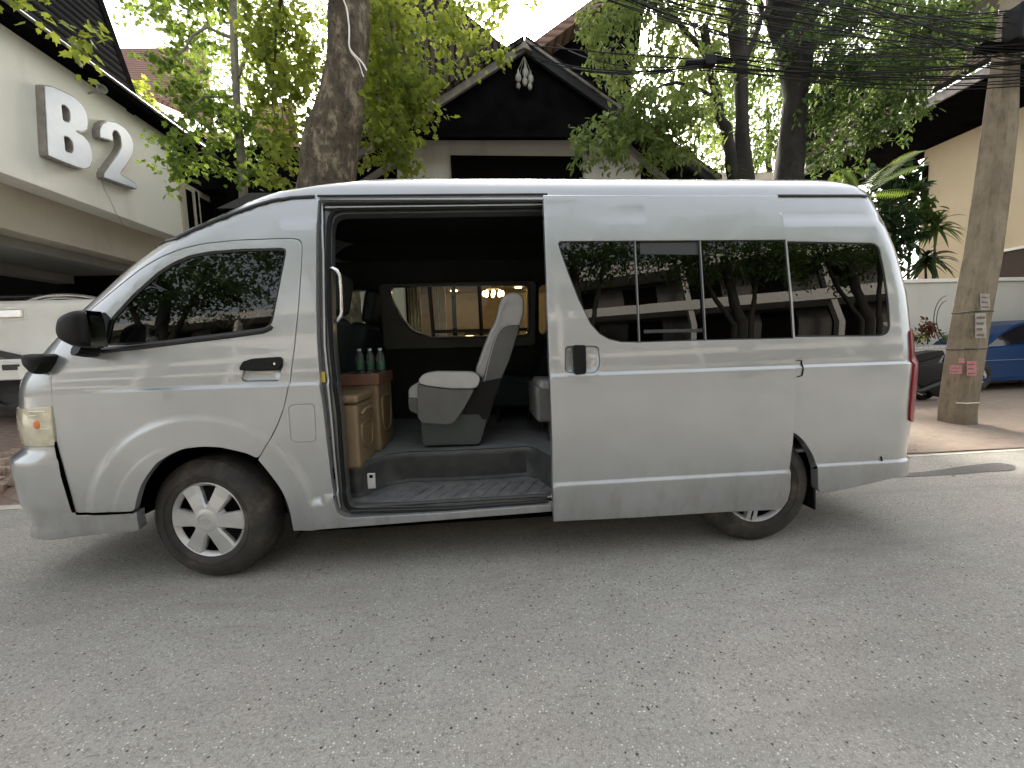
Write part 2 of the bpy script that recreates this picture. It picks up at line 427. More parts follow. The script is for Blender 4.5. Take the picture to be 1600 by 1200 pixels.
def stroke(pts, w, off, mat, name, parent, dfun=disp, closed=False, thick=.003):
    """a thin raised strip following domain points, width w"""
    P = densify(pts, .02, closed); P = np.array(P); n_ = len(P)
    d = np.roll(P, -1, 0)-np.roll(P, 1, 0)
    if not closed: d[0] = P[1]-P[0]; d[-1] = P[-1]-P[-2]
    d /= np.linalg.norm(d, axis=1, keepdims=True)+1e-12; nr = np.stack([-d[:, 1], d[:, 0]], -1)
    W = np.asarray(w)*np.ones(n_)
    rows = []
    for k, o_ in ((-.5, off-.004), (-.42, off+thick), (.42, off+thick), (.5, off-.004)):
        q = P+nr*(k*W)[:, None]; rows.append(surf(q[:, 0], q[:, 1], o_, dfun)[0])
    V = np.concatenate(rows); f = []
    for r_ in range(3):
        for i in range(n_ if closed else n_-1):
            j = (i+1) % n_; f.append((r_*n_+i, r_*n_+j, (r_+1)*n_+j, (r_+1)*n_+i))
    o = mesh_obj(name, V, f, mat, parent, smooth=True); return o
# ------------------------------------------------------------------ VAN
van = empty('passenger_van', (1.6, .94, 0), 'silver high-roof passenger van with its side door slid open, parked on the asphalt', 'van')
P_ = M['paint']; M['clear_bar'] = simple('reflector_pale', (.72, .70, .58), .2, .2)
def DT(*a): return ('D',)+a
seam_pts = [(88, 697), (83.5, 650), (79.5, 600), (78.5, 572), (82, 550), (95, 529), (120, 502), (148, 477), (184, 447), (219, 419), (249, 401), (284, 387), (320, 379), (370, 374), (420, 372), (456, 371), (469, 373), (473.5, 383), (471.5, 420), (467.5, 480), (461.5, 540), (453.5, 600), (445.5, 635), (434.5, 665), (421.5, 690), (404, 718.5)]
seam = roundpoly(dom(seam_pts), .05, False)
frontc = [(float(tfront(z)), z) for z in np.arange(.79, 2.076, .04)]
rearc = [(float(trear(z)), z) for z in np.arange(.33, 2.076, .05)]
arch_f = roundpoly([seam[-1]]+dom([(420, 737.5), (436, 758.6), (446, 776), (455, 803), (459, 829)]), .05, False)[1:]
bottom = dom([(470, 829), (866, 798.5)])
ra = [np.array((RW[0]+.395*math.cos(a), RW[1]+.395*math.sin(a))) for a in np.linspace(math.pi+.12, 1.10, 22)]
ra2 = roundpoly([ra[-1]]+dom([(1242, 676), (1256, 687), (1270, 709), (1275.5, 723), (1278.5, 740), (1279, 771), (1300, 768), (1323, 764), (1371, 753), (1398, 746)]), .04, False)[1:]
outer = [np.array(p) for p in (frontc[0],)]+[np.array((-.80, .792))]+seam+arch_f+bottom+[np.array((2.66, .27))]+ra+ra2+[np.array((trear(.33), .33))]+[np.array(p) for p in rearc[1:]]+[np.array((trear(2.075), 2.075)), np.array((tfront(2.075), 2.075))]+[np.array(p) for p in frontc[::-1][1:-1]]
op_out = dom([(497, 310.5), (495, 330), (493, 380), (493, 480), (494.5, 530), (498.5, 590), (504, 640), (509, 684), (517.5, 755), (521, 785), (527, 804), (542, 811), (700, 802), (905, 786), (905, 309), (700, 308.5)])
op_out = roundpoly(op_out, .02)
op_in = dom([(514, 345), (517, 334), (524, 328), (540, 326), (905, 321), (905, 783), (700, 797), (552, 800), (542, 796), (538.5, 784), (535, 740), (532, 700), (528, 640), (522, 590), (517, 540), (514, 480), (513, 400)])
op_in = roundpoly(op_in, .02)
qw = roundpoly(dom([(1180, 375), (1366, 378.5), (1375.5, 386), (1384, 425), (1390.5, 473), (1392.5, 512), (1389, 521.5), (1379, 526), (1180, 528)]), .03)
tail_pts = [(1417, 534), (1424, 534), DT(trear(1.2)-.50, 1.21), DT(trear(.8)-.50, .80), (1415, 659), (1409, 659), (1407.8, 651), (1412, 618), (1414.8, 576), (1416, 545)]
tz = [np.array(p) for p in ((4.075, 1.25), (4.12, 1.27), (4.27, 1.27), (4.27, .72), (4.12, .70), (4.055, .72), (4.05, .78), (4.055, .95), (4.065, 1.15))]
hl = roundpoly(dom([(81.5, 634)])+dom([(88.5, 696)])+[np.array((-.85, .797)), np.array((-1.20, .80)), np.array((-1.30, .84)), np.array((-1.33, .99)), np.array((-.80, .993))], .01)
ws = roundpoly([np.array((tfront(1.2)+.012, 1.2)), np.array((-1.02, 1.19)), np.array((-.87, 1.26)), np.array((-.30, 1.76)), np.array((-.18, 1.84)), np.array((tfront(1.84)+.012, 1.84))], .04)
wsd = [np.array((tfront(z)+.02, z)) for z in np.linspace(1.84, 1.2, 10)]
ws = ws[:0]+[np.array((-1.04, 1.20)), np.array((-.90, 1.26)), np.array((-.62, 1.50)), np.array((-.36, 1.74)), np.array((-.26, 1.80)), np.array((-.22, 1.83))]+[np.array((tfront(z)+.02, z)) for z in np.linspace(1.83, 1.20, 10)]
flap = roundpoly(dom([(450.5, 633), (491, 631), (494, 690), (455, 691)]), .03)
body = panel('body', outer, [offset(op_out, 0), qw, tz, hl, offset(flap, .0035), ws], 0, P_, van, rim=.05)
fl = panel('fuel_flap', offset(flap, -.002), [], 0, P_, van, rim=.02)
# far side, mirrored: whole flank with arches and window holes
def archpts(c, r, a0, a1): return [np.array((c[0]+r*math.cos(a), c[1]+r*math.sin(a))) for a in np.linspace(a0, a1, 20)]
cabw_px = [(160, 541), (163, 527), (170, 500), (205, 461), (245, 425), (270, 409), (296, 398), (330, 391.5), (380, 388), (444, 386.5), (448, 391), (447, 400), (427, 502), (421, 512), (410, 516), (300, 530), (230, 539)]
cabw = roundpoly(dom(cabw_px), .02)
fo = [np.array(p) for p in (frontc[0],)]+[np.array((-.68, .79)), np.array((-.66, .32))]+[np.array((-.45, .30))]+archpts(FW, .43, math.pi+.1, -.1)+[np.array((.5, .27)), np.array((2.64, .27))]+archpts(RW, .44, math.pi+.1, -.1)+[np.array((3.62, .31)), np.array((trear(.33), .33))]+[np.array(p) for p in rearc[1:]]+[np.array((trear(2.075), 2.075)), np.array((tfront(2.075), 2.075))]+[np.array(p) for p in frontc[::-1][1:-1]]
fw1 = roundpoly([np.array(p) for p in ((.69, 1.825), (1.985, 1.825), (1.985, 1.355), (1.05, 1.355), (.87, 1.42), (.77, 1.56), (.70, 1.72))], .05)
fw2 = roundpoly([np.array(p) for p in ((2.09, 1.825), (2.98, 1.825), (2.98, 1.355), (2.09, 1.355))], .05)
fw3 = roundpoly([np.array(p) for p in ((3.08, 1.825), (3.86, 1.825), (3.92, 1.60), (3.94, 1.355), (3.08, 1.355))], .05)
bm_ = panel('body_far_side', fo, [cabw, fw1, fw2, fw3, tz, hl, ws], 0, P_, van, rim=.05, mirror=True, grid=.08, step=.04)
for W in (fw1, fw2, fw3): panel('window_glass', offset(W, .004), [], -.010, M['glass_far'], van, rim=0, mirror=True, feat=False, grid=.2, step=.05)
panel('window_glass', offset(cabw, .004), [], -.010, M['glass_far'], van, rim=0, mirror=True, feat=False, grid=.2, step=.05)
for x in (1.05, 1.52):
    stroke([np.array((x, 1.825)), np.array((x+.01, 1.355))], .035, -.02, M['trim'], 'window_divider', van).scale = (1, 1, 1)
    o = C.objects[-1]; o.data.transform(Matrix.Translation((0, 2*MID, 0)) @ Matrix.Scale(-1, 4, (0, 1, 0)))
stroke([np.array((1.05, 1.405)), np.array((1.985, 1.405))], .03, -.02, M['trim'], 'window_divider', van)
o = C.objects[-1]; o.data.transform(Matrix.Translation((0, 2*MID, 0)) @ Matrix.Scale(-1, 4, (0, 1, 0)))
# roof cap: rings above the gutter
zs = [2.07, 2.09, 2.11, 2.13, 2.15, 2.165, 2.18, 2.19, 2.20, 2.21, 2.225, 2.24, 2.255, 2.265, 2.272, 2.278, 2.282, 2.285]
V = []; F = []; prm = list(np.linspace(0, 1, 10)); NS = 46
for z in zs:
    cf, cr = XF(z)+FA, XR(z)-RA; tf, tr = tfront(z), trear(z)
    ts = list(np.linspace(tf, cf, 12)[:-1])+list(np.linspace(cf, cr, 22))+list(np.linspace(cr, tr, 12)[1:]); ts = np.array(ts)
    p = surf(ts, np.full(len(ts), z))[0]
    p[0, 1] = MID; p[-1, 1] = MID
    q = (p*[1, -1, 1]+[0, 2*MID, 0])[::-1][1:-1]; V.append(np.concatenate([p, q]))
k = len(V[0])
for i in range(len(zs)-1):
    for j in range(k): l = (j+1) % k; F.append((i*k+j, i*k+l, (i+1)*k+l, (i+1)*k+j))
VV = np.concatenate(V); nb = len(VV); top = VV[-k:]; h = k//2
VV = np.concatenate([VV]); b0 = (len(zs)-1)*k
for j in range(h):
    a, b = j, j+1; c, d = (k-j-1) % k, (k-j) % k
    if j == 0: F.append((b0+0, b0+1, b0+k-1))
    elif j == h-1: F.append((b0+a, b0+b, b0+c+0)) if c != b else None
    else: F.append((b0+a, b0+b, b0+c, b0+d))
roof = mesh_obj('roof', VV, F, P_, van, smooth=True)
gut = [(250, 383.5), (275, 373), (300, 361), (330, 348), (360, 336), (395, 323), (425, 314.5), (455, 309.5), (492, 307.5)]
stroke(dom(gut), np.interp(np.linspace(0, 1, 200), [0, .5, 1], [.016, .022, .014])[:len(densify(dom(gut), .02, False))] if False else .019, .004, M['trim'], 'gutter_trim', van)
stroke(dom([(497, 307.8), (700, 306), (855, 305)]), .010, .010, M['trim'], 'gutter_trim', van)
stroke(dom([(1214, 306.5), (1290, 306.5), (1357, 308)]), .014, .006, M['trim'], 'gutter_trim', van)
# windscreen
for mir in (False, True): panel('windscreen', offset(ws, .004), [], -.004, glassmat('windscreen_glass', (.35, .40, .37)) if not mir else bpy.data.materials['windscreen_glass'], van, rim=0, mirror=mir, feat=False, grid=.15, step=.05)
# bumpers
def bump_bound(): return [np.array(p) for p in ((tfront(.57), .565), (-1.2, .572), (-1.0, .575))]
bf = [np.array((tfront(.79), .792)), np.array((-1.1, .792)), np.array((-.80, .792))]+dom([(89.5, 699), (96, 735), (104.5, 768), (114, 797), (119, 806), (165, 806), (208.5, 804), (209.5, 815), (213, 830), (205, 833), (137, 836)])+[np.array((-.95, .30)), np.array((-1.1, .29)), np.array((tfront(.29), .29))]
def bd(t, z): return bumperd(t, z)
bump = panel('front_bumper', bf, [], 0, P_, van, rim=.05, dfun=bd, feat=False, grid=.035)
panel('front_bumper_far_half', bf, [], 0, P_, bump, rim=.05, dfun=bd, feat=False, grid=.05, mirror=True)
stroke(dom([(113, 803.5), (165, 803.5), (208, 801)]), .012, -.004, M['seam'], 'bumper_gap', bump)
stroke(dom([(87, 690), (92, 712), (98, 737), (107, 768), (116.5, 800)]), np.interp(np.linspace(0, 1, len(densify(dom([(87, 690), (92, 712), (98, 737), (107, 768), (116.5, 800)]), .02, False))), [0, .4, 1], [.008, .022, .016]), .004, M['seam'], 'bumper_gap', bump)
# rear bumper shelf line
stroke(dom([(1376, 713), (1377.5, 720)]), .004, .004, M['seam'], 'bumper_gap', van)
# headlight
for mir in (False, True):
    h_ = panel('headlight', offset(hl, -.003), [], .002, M['clear_lens'], van, rim=.03, feat=False, grid=.03, mirror=mir, dfun=lambda t, z: .010*np.cos((z-.89)*12)*np.ones_like(t))
    if not mir:
        q = inv(62, 663); p, nn = surf(np.array([q[0]]), np.array([q[1]]), .013); b = MB()
        b.ellipsoid(p[0], (.016, .006, .022)); b.build('indicator_bulb', M['amber'], h_, smooth=True)
        for (u0, v0, u1, v1) in ((43, 643, 70, 644), (41, 651, 56, 650), (62, 671, 75, 670)):
            stroke(dom([(u0, v0), (u1, v1)], .014), .006, .010, M['clear_bar'], 'reflector_bar', h_)
# tail lights
for mir in (False, True): panel('tail_light', offset(roundpoly(tz, .02), -.003), [], .010, M['red_lens'], van, rim=.04, feat=False, grid=.05, mirror=mir)
# front door
dpts = dom([(118, 801.5), (104.5, 770), (96, 735), (89.5, 698), (84.3, 650), (80.5, 600), (79.8, 572), (83.5, 551), (96.5, 530.5), (121, 504), (149, 479), (185, 449), (220, 421), (250, 403), (285, 389), (320, 381), (370, 376), (420, 374), (455, 373), (467.5, 375), (471.7, 384), (469.7, 420), (465.7, 480), (459.7, 540), (451.7, 600), (443.7, 635), (432.7, 664), (419.7, 688.5), (403, 717), (387, 708.5), (372.5, 705), (343.7, 698.6), (315, 697.6), (286, 701), (263, 711), (244, 724), (229, 743), (219, 760), (212.5, 782), (209.6, 799)])
hrec = roundpoly(dom([(384, 566), (398, 562), (440, 560), (440.5, 577), (436, 596), (380, 597), (376, 592)]), .012)
dpts = offset(roundpoly(dpts, .025), -.0015)
door = panel('front_door', dpts, [cabw, hrec], .001, P_, van, rim=.03)
panel('window_seal', offset(cabw, .001), [offset(cabw, -.012)], -.006, M['trim'], door, rim=.01, feat=False, grid=.1)
panel('window_glass', offset(cabw, -.010), [], -.012, M['glass_cab'], door, rim=0, feat=False, grid=.15)
stroke(dom([(160, 548), (230, 540.5), (300, 531.5), (360, 524.5), (412, 517), (421, 513), (424, 509)]), .030, .004, M['trim'], 'belt_moulding', door)
def recess(name, poly, depth, mat, parent):
    """a pressed-in pocket behind a hole"""
    P0 = densify(poly, .01); c = np.mean(P0, 0); rows = []
    for s_, d_ in ((1, -.002), (.97, -depth*.6), (.85, -depth), (.4, -depth)):
        q = c+(np.array(P0)-c)*s_; rows.append(surf(q[:, 0], q[:, 1], d_)[0])
    k = len(P0); V = np.concatenate(rows+[surf(c[0:1], c[1:2], -depth)[0]]); f = []
    for r_ in range(3):
        for i in range(k): j = (i+1) % k; f.append((r_*k+i, r_*k+j, (r_+1)*k+j, (r_+1)*k+i))
    for i in range(k): f.append((3*k+i, 3*k+(i+1) % k, 4*k))
    return mesh_obj(name, V, f, mat, parent, smooth=True)
recess('handle_pocket', hrec, .024, P_, door)
hd = roundpoly(dom([(377, 577), (382, 567), (396, 562.5), (438, 559.5), (440.5, 561), (440, 573), (437, 576), (395, 578)]), .008)
panel('door_handle', hd, [], .018, M['black'], door, rim=.02, feat=False, grid=.02, lip=.006)
q = inv(432, 569); p, nn = surf(np.array([q[0]]), np.array([q[1]]), .019); b = MB(); b.lathe([(.0001, .004), (.006, .004), (.007, 0)], p[0], nn[0], 12, False); b.build('lock', M['chrome'], door, smooth=True)
# quarter glass behind mirror sail
sail = roundpoly(dom([(139, 547), (141, 520), (150, 500), (163, 488), (172, 497), (166, 525), (161, 546)]), .01)
panel('mirror_sail', sail, [], .006, M['black'], door, rim=.01, feat=False, grid=.05)
# big mirror: a rounded shell standing off the door corner
M['mirror'] = simple('mirror_glass', (.25, .27, .27), .05, 1); mir = MB(); mc = inv(150, 520); base_p = surf(np.array([mc[0]]), np.array([mc[1]]), .0)[0][0]
Ym = -.13
pr = [atY(u, v, Ym) for u, v in ((97, 514), (101, 496), (112, 487.5), (128, 484), (139, 486.5), (143, 495), (146, 520), (147, 541), (138, 544), (120, 542), (106, 535), (99, 526))]
pr = roundpoly([(p[0], p[2]) for p in pr], .02); cx, cz = np.mean(pr, 0); rows = []
for s_, y in ((.55, -.055), (.82, -.045), (.96, -.02), (1, .0), (1, .035), (.93, .07), (.6, .09)):
    rows.append([(cx+(x-cx)*s_, Ym+y, cz+(z-cz)*s_) for x, z in pr])
k = len(pr); v = sum(rows, []); f = [(r_*k+i, r_*k+(i+1) % k, (r_+1)*k+(i+1) % k, (r_+1)*k+i) for r_ in range(6) for i in range(k)]+[tuple(range(k)), tuple(range(6*k, 7*k))]
mir.add(v, f)
mo = mir.build('wing_mirror', M['black'], door, smooth=True, angle=50)
b = MB(); rr = [(cx+.075, Ym-.03, cz-.09), (cx+.075, Ym+.15, cz-.10), (cx+.07, Ym+.15, cz+.10), (cx+.065, Ym-.03, cz+.10)]
x0 = max(p[0] for p in pr); b.quadbox([(x0+.001, Ym-.02, cz-.085), (x0+.001, Ym+.06, cz-.085), (x0-.010, Ym+.06, cz+.085), (x0-.010, Ym-.02, cz+.085)], (.006, 0, 0)); b.build('mirror_glass', M['mirror'], mo)
b = MB(); b.tube([atY(118, 545, Ym+.05), atY(132, 549, -.05), atY(146, 550, .02)], [.035, .03, .03], 10); b.build('mirror_foot', M['black'], mo, smooth=True)
# small blind-spot mirror on the nose corner
b = MB(); pl = [atY(u, v, -.02) for u, v in ((34, 556), (42, 553), (70, 553), (77, 556.5), (75, 568), (68, 581), (60, 586), (50, 583), (38, 571))]
pl = roundpoly([(p[0], p[2]) for p in pl], .012); cx, cz = np.mean(pl, 0); rows = []
for s_, y in ((.7, -.045), (.95, -.03), (1, -.005), (1, .05), (.8, .075)): rows.append([(cx+(x-cx)*s_, y, cz+(z-cz)*s_) for x, z in pl])
k = len(pl); b.add(sum(rows, []), [(r_*k+i, r_*k+(i+1) % k, (r_+1)*k+(i+1) % k, (r_+1)*k+i) for r_ in range(4) for i in range(k)]+[tuple(range(k)), tuple(range(4*k, 5*k))])
b.tube([(cx, .05, cz-.02), (cx+.04, .16, cz-.06)], .014, 8)
b.build('blind_spot_mirror', M['black'], van, smooth=True, angle=50)
# door opening: jamb, rails, sill
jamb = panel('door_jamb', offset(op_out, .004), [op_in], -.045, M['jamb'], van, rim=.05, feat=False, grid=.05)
jo = roundpoly(dom([(503, 318), (505, 400), (506, 480), (507, 540), (512, 600), (518, 660), (523, 720), (527, 770), (531, 793)], -.03), .02, closed=False)
stroke(jo, .012, -.030, M['paint'], 'weatherstrip_channel', jamb)
wsr = dom([(905, 324), (540, 328), (525, 330), (518, 337), (515, 347), (514, 400), (515, 480), (518.5, 540), (523.5, 590), (529.5, 640), (533.5, 700), (536.5, 740), (540, 783), (545, 794), (560, 798), (700, 793), (905, 779)], -.04)
stroke(roundpoly(wsr, .03, closed=False), .022, -.028, M['rubber'], 'weatherstrip', jamb)
stroke(dom([(508, 314), (905, 312.5)], -.03), .035, -.030, M['trim'], 'door_track', jamb)
stroke(dom([(508, 324.5), (905, 319.5)], -.03), .010, -.026, M['paint'], 'track_lip', jamb)
stroke(dom([(548, 800.5), (700, 796), (905, 781)], -.02), .022, -.022, M['trim'], 'door_track', jamb)
b = MB(); q = dom([(503, 640), (508, 640)], -.03); p = surf(np.array([q[0][0]]), np.array([q[0][1]]), -.02)[0][0]
pp = atY(505.5, 589, .03); b.box(pp-[.009, .003, .028], pp+[.009, .003, .028]); b.build('warning_sticker', M['yellow'], jamb)
b = MB(); pp = atY(513, 685, .035); b.tube([pp+[-.02, -.0, 0], pp+[.03, -.006, .005]], .008, 6); b.build('latch_striker', M['steel'], jamb)
b = MB(); pp = atY(521, 740, .03); b.box(pp-[.008, .003, .03], pp+[.008, .003, .03]); b.build('latch_slot', M['seam'], jamb)
# sliding door (stands off the flank)
SO = .062
sl = dom([(850.5, 305.5), (1215.5, 306.5), (1220, 325), (1224.5, 348), (1229.5, 377), (1234, 425), (1238.7, 473), (1242.4, 531), (1243.8, 580), (1243.6, 618), (1241, 655), (1238.7, 691), (1235.5, 739), (1234, 768.5), (1230.6, 782.5), (1224.5, 791.5), (1216, 796), (1135, 799.5), (1000, 808), (866.5, 814.5), (865.5, 760), (864.5, 700), (862.5, 640), (861, 600), (857.5, 500), (854, 400), (852, 350)], SO)
SW = dom([(871, 380), (874, 375.8), (882, 375.4), (1228.5, 373.2), (1233, 425), (1237.5, 473), (1241.2, 529.8), (1101, 532.8), (999.5, 536), (970.5, 535.7), (951, 531), (936.7, 523), (922, 507), (903, 468.5), (886, 425), (874, 391)], SO)
SW = [np.array(p) for p in SW]
srec = roundpoly(dom([(882, 543), (888, 539.5), (932, 539), (937, 543), (939.5, 566), (937, 578), (930, 584), (886, 583.5), (881.5, 578)], SO), .015)
def sdisp(t, z):
    # tear-shaped pressing above the window
    d = disp(t, z); xa = 1.99; k = (t-1.95)/.52
    w = .035+.012*np.cos(np.clip((t-1.9)/.6, 0, 1)*3.1)
    r_ = np.hypot(np.clip(t-2.42, 0, None), (z-1.955)*1.0)
    return d-.002*(1-sstep((r_-w)/.03))
sdoor = panel('sliding_door', sl, [SW, srec], SO, P_, van, rim=.035, dfun=sdisp, grid=.04, lip=.006)
panel('window_seal', offset(SW, .003), [offset(SW, -.007)], SO-.003, M['trim'], sdoor, rim=.006, feat=False, grid=.2)
xs1 = dom([(992, 375), (999.5, 536)], SO); xs2 = dom([(1093.7, 374.6), (1103, 532)], SO)
def cut(poly, a, b, keep):
    """clip polygon by the line a-b; keep=+1 left part"""
    out = []; n_ = len(poly); d = b-a
    sgn = [np.sign(d[0]*(p-a)[1]-d[1]*(p-a)[0])*keep for p in poly]
    for i in range(n_):
        p, q = poly[i], poly[(i+1) % n_]
        if sgn[i] >= 0: out.append(p)
        if sgn[i]*sgn[(i+1) % n_] < 0:
            e = q-p; den = d[0]*e[1]-d[1]*e[0]; t = (d[0]*(a-p)[1]-d[1]*(a-p)[0])/den; out.append(p+e*t)
    return out
SWo = [np.array(p) for p in offset(SW, -.006)]
A, B = np.array(xs1[0]), np.array(xs1[1]); A2, B2 = np.array(xs2[0]), np.array(xs2[1])
e_ = np.array((.006, 0))
g1 = cut(SWo, A-e_, B-e_, -1); g2 = cut(cut(SWo, A+e_, B+e_, 1), A2-e_, B2-e_, -1); g3 = cut(SWo, A2+e_, B2+e_, 1)
for g, o_ in ((g1, -.006), (g2, -.016), (g3, -.006)): panel('window_glass', g, [], SO+o_, M['glass_dark'], sdoor, rim=0, feat=False, grid=.1)
for a, b in ((A, B), (A2, B2)):
    stroke([a, b], .014, SO-.005, M['trim'], 'window_divider', sdoor)
    stroke([a+e_*.0, b+e_*.0], .0035, SO+.000, simple('divider_edge', (.20, .20, .19), .35, .5) if 'divider_edge' not in bpy.data.materials else bpy.data.materials['divider_edge'], 'divider_bright_edge', sdoor)
ba = dom([(1000, 377), (1092, 376.5), (1093.5, 397.5), (1001, 396.5)], SO-.012)
panel('sliding_vent_frame', ba, [], SO-.012, simple('vent_frame_grey', (.03, .032, .034), .4), sdoor, rim=.004, feat=False, grid=.2)
bb = dom([(1007, 516), (1100, 514), (1101.5, 518), (1007, 520)], SO-.012)
panel('sliding_vent_frame', bb, [], SO-.012, bpy.data.materials['vent_frame_grey'], sdoor, rim=.003, feat=False, grid=.2)
P0 = densify(srec, .01); c = np.mean(P0, 0); rows = []
for s_, d_ in ((1, -.002), (.96, -.014), (.86, -.022), (.4, -.022)):
    q = c+(np.array(P0)-c)*s_; rows.append(surf(q[:, 0], q[:, 1], SO+d_, sdisp)[0])
k = len(P0); V = np.concatenate(rows+[surf(c[0:1], c[1:2], SO-.022, sdisp)[0]]); f = [(r_*k+i, r_*k+(i+1) % k, (r_+1)*k+(i+1) % k, (r_+1)*k+i) for r_ in range(3) for i in range(k)]+[(3*k+i, 3*k+(i+1) % k, 4*k) for i in range(k)]
mesh_obj('handle_pocket', V, f, P_, sdoor, smooth=True)
panel('door_handle', roundpoly(dom([(897.5, 541), (913, 541), (914, 581), (899, 582.5)], SO), .006), [], SO+.014, M['black'], sdoor, rim=.035, feat=False, grid=.02, lip=.006)
b = MB(); a_ = surf(np.array([sl[-1][0]]), np.array([.5]), .02)[0][0]
b.tube([atY(852, 777, .03), atY(862, 774, .0), atY(866, 783, -.02), atY(856, 786, .02)], .008, 6); b.build('roller_arm', M['chrome'], sdoor, smooth=True)
# inner face of the sliding door
panel('inner_panel', offset(sl, -.02), [offset(SW, .0)], SO-.045, M['lining'], sdoor, rim=0, feat=False, grid=.15)
# rear quarter glass
panel('window_seal', offset(qw, .002), [offset(qw, -.009)], -.005, M['trim'], van, rim=.006, feat=False, grid=.2)
panel('window_glass', offset(qw, -.008), [], -.009, M['glass_dark'], van, rim=0, feat=False, grid=.1)
stroke(dom([(1243.5, 563), (1252, 563), (1254, 573), (1252.5, 587), (1244.5, 589)]), .004, .003, M['seam'], 'catch_cover', van)
# wheels
def wheel(name, cx, cz, yface, R, steer=0, vis=True, spokes=6, style='cover', side=1):
    root = bpy.data.objects.new(name, None); root.location = (cx, yface+.10*side, cz); link(root, van)
    tb = MB(); w = .195
    prof = [(R*.60, .03), (R*.62, -.004), (R*.66, -.012), (R*.74, -.016), (R*.83, -.010), (R*.90, .004), (R*.945, .018), (R*.975, .034), (R*.995, .055)]
    prof += [(R*.995, w-.055), (R*.975, w-.034), (R*.9, w-.004), (R*.7, w+.01), (R*.6, w-.02)]
    tb.lathe([(r_, h_) for r_, h_ in prof], (0, 0, 0), (0, 1, 0), 72, False)
    for rr_ in (R*.955, R*.71):
        tb.tube([(rr_*math.cos(a), (.018 if rr_ > R*.9 else -.0165), rr_*math.sin(a)) for a in np.linspace(0, 2*math.pi, 73)[:-1]], .0018, 5, close=True)
    tb.build('tyre', M['tyre'], None, smooth=True, angle=40)
    ty = C.objects[-1]
    rb = MB(); rb.lathe([(R*.60, .02), (R*.59, .10), (R*.2, .12), (.001, .12)], (0, 0, 0), (0, 1, 0), 48, False); rm = rb.build('rim', M['wheeldark'], None, smooth=True)
    hb = MB(); r0 = R*.62
    hb.lathe([(r0, .012), (r0*.995, .002), (r0*.965, -.003), (r0*.93, .004), (r0*.88, .016), (r0*.87, .022)], (0, 0, 0), (0, 1, 0), 72, False)
    hb.lathe([(r0*.46, .022), (r0*.40, -.004), (r0*.25, -.019), (r0*.19, -.020), (r0*.185, -.017), (.001, -.018)], (0, 0, 0), (0, 1, 0), 48, False)
    for s_ in range(spokes):
        a = 2*math.pi*s_/spokes+(math.pi/spokes if style == 'slot' else 0); ca, sa = math.cos(a), math.sin(a)
        def pt(r_, w_, y): return (r_*ca-w_*sa, y, r_*sa+w_*ca)
        if style == 'cover':
            st = [(.20, .20, -.014), (.42, .185, -.012), (.72, .225, -.002), (.965, .25, .0)]
            for (ra_, wa, ya), (rb_, wb, yb) in zip(st[:-1], st[1:]):
                for k_ in ((-1, -.82), (-.82, .82), (.82, 1)):
                    e1 = .012 if abs(k_[0]) == 1 else 0; e2 = .012 if abs(k_[1]) == 1 else 0
                    hb.add([pt(ra_*r0, wa*r0*k_[0], ya+e1), pt(rb_*r0, wb*r0*k_[0], yb+e1), pt(rb_*r0, wb*r0*k_[1], yb+e2), pt(ra_*r0, wa*r0*k_[1], ya+e2)], [(0, 1, 2, 3)])
                    if e1 or e2:
                        kk = k_[0] if e1 else k_[1]
                        hb.add([pt(ra_*r0, wa*r0*kk, ya+.012), pt(rb_*r0, wb*r0*kk, yb+.012), pt(rb_*r0, wb*r0*kk, yb+.03), pt(ra_*r0, wa*r0*kk, ya+.03)], [(0, 1, 2, 3)])
        else:
            for s2 in (-1, 1):
                hb.add([pt(.2*r0, s2*.02*r0, -.01), pt(.97*r0, s2*.03*r0, .0), pt(.97*r0, s2*.16*r0, .0), pt(.3*r0, s2*.12*r0, -.01)], [(0, 1, 2, 3)])
                hb.add([pt(.3*r0, s2*.12*r0, -.01), pt(.97*r0, s2*.16*r0, .0), pt(.97*r0, s2*.17*r0, .03), pt(.3*r0, s2*.13*r0, .02)], [(0, 1, 2, 3)])
    for s_ in range(3):   # the emblem on the cap: crossing ovals
        pts = [(R*.075*math.cos(a)*(1 if s_ == 0 else .42 if s_ == 1 else .9), -.0205, R*.055*math.sin(a)*(1 if s_ == 0 else .95 if s_ == 1 else .40)+(0 if s_ < 2 else R*.02)) for a in np.linspace(0, 2*math.pi, 25)[:-1]]
        hb.tube(pts, .0012, 5, close=True)
    hc = hb.build('wheel_cover', M['hub'], None, smooth=True, angle=30)
    for o in (ty, rm, hc):
        o.parent = root
        if side < 0: o.scale = (1, -1, 1)
        o.location = (0, -.10*side, 0)
    root.rotation_euler = (0, rad(1.5) if style == 'cover' else 0.2, steer)
    return root
wheel('front_wheel', .005, .343, .045, .343, steer=rad(-9))
wheel('rear_wheel', RW[0]+.01, .342, .03, .345, style='slot', spokes=6)
wheel('front_wheel', .0, .343, 2*MID-.05, .343, side=-1)
wheel('rear_wheel', RW[0], .33, 2*MID-.08, .335, side=-1)
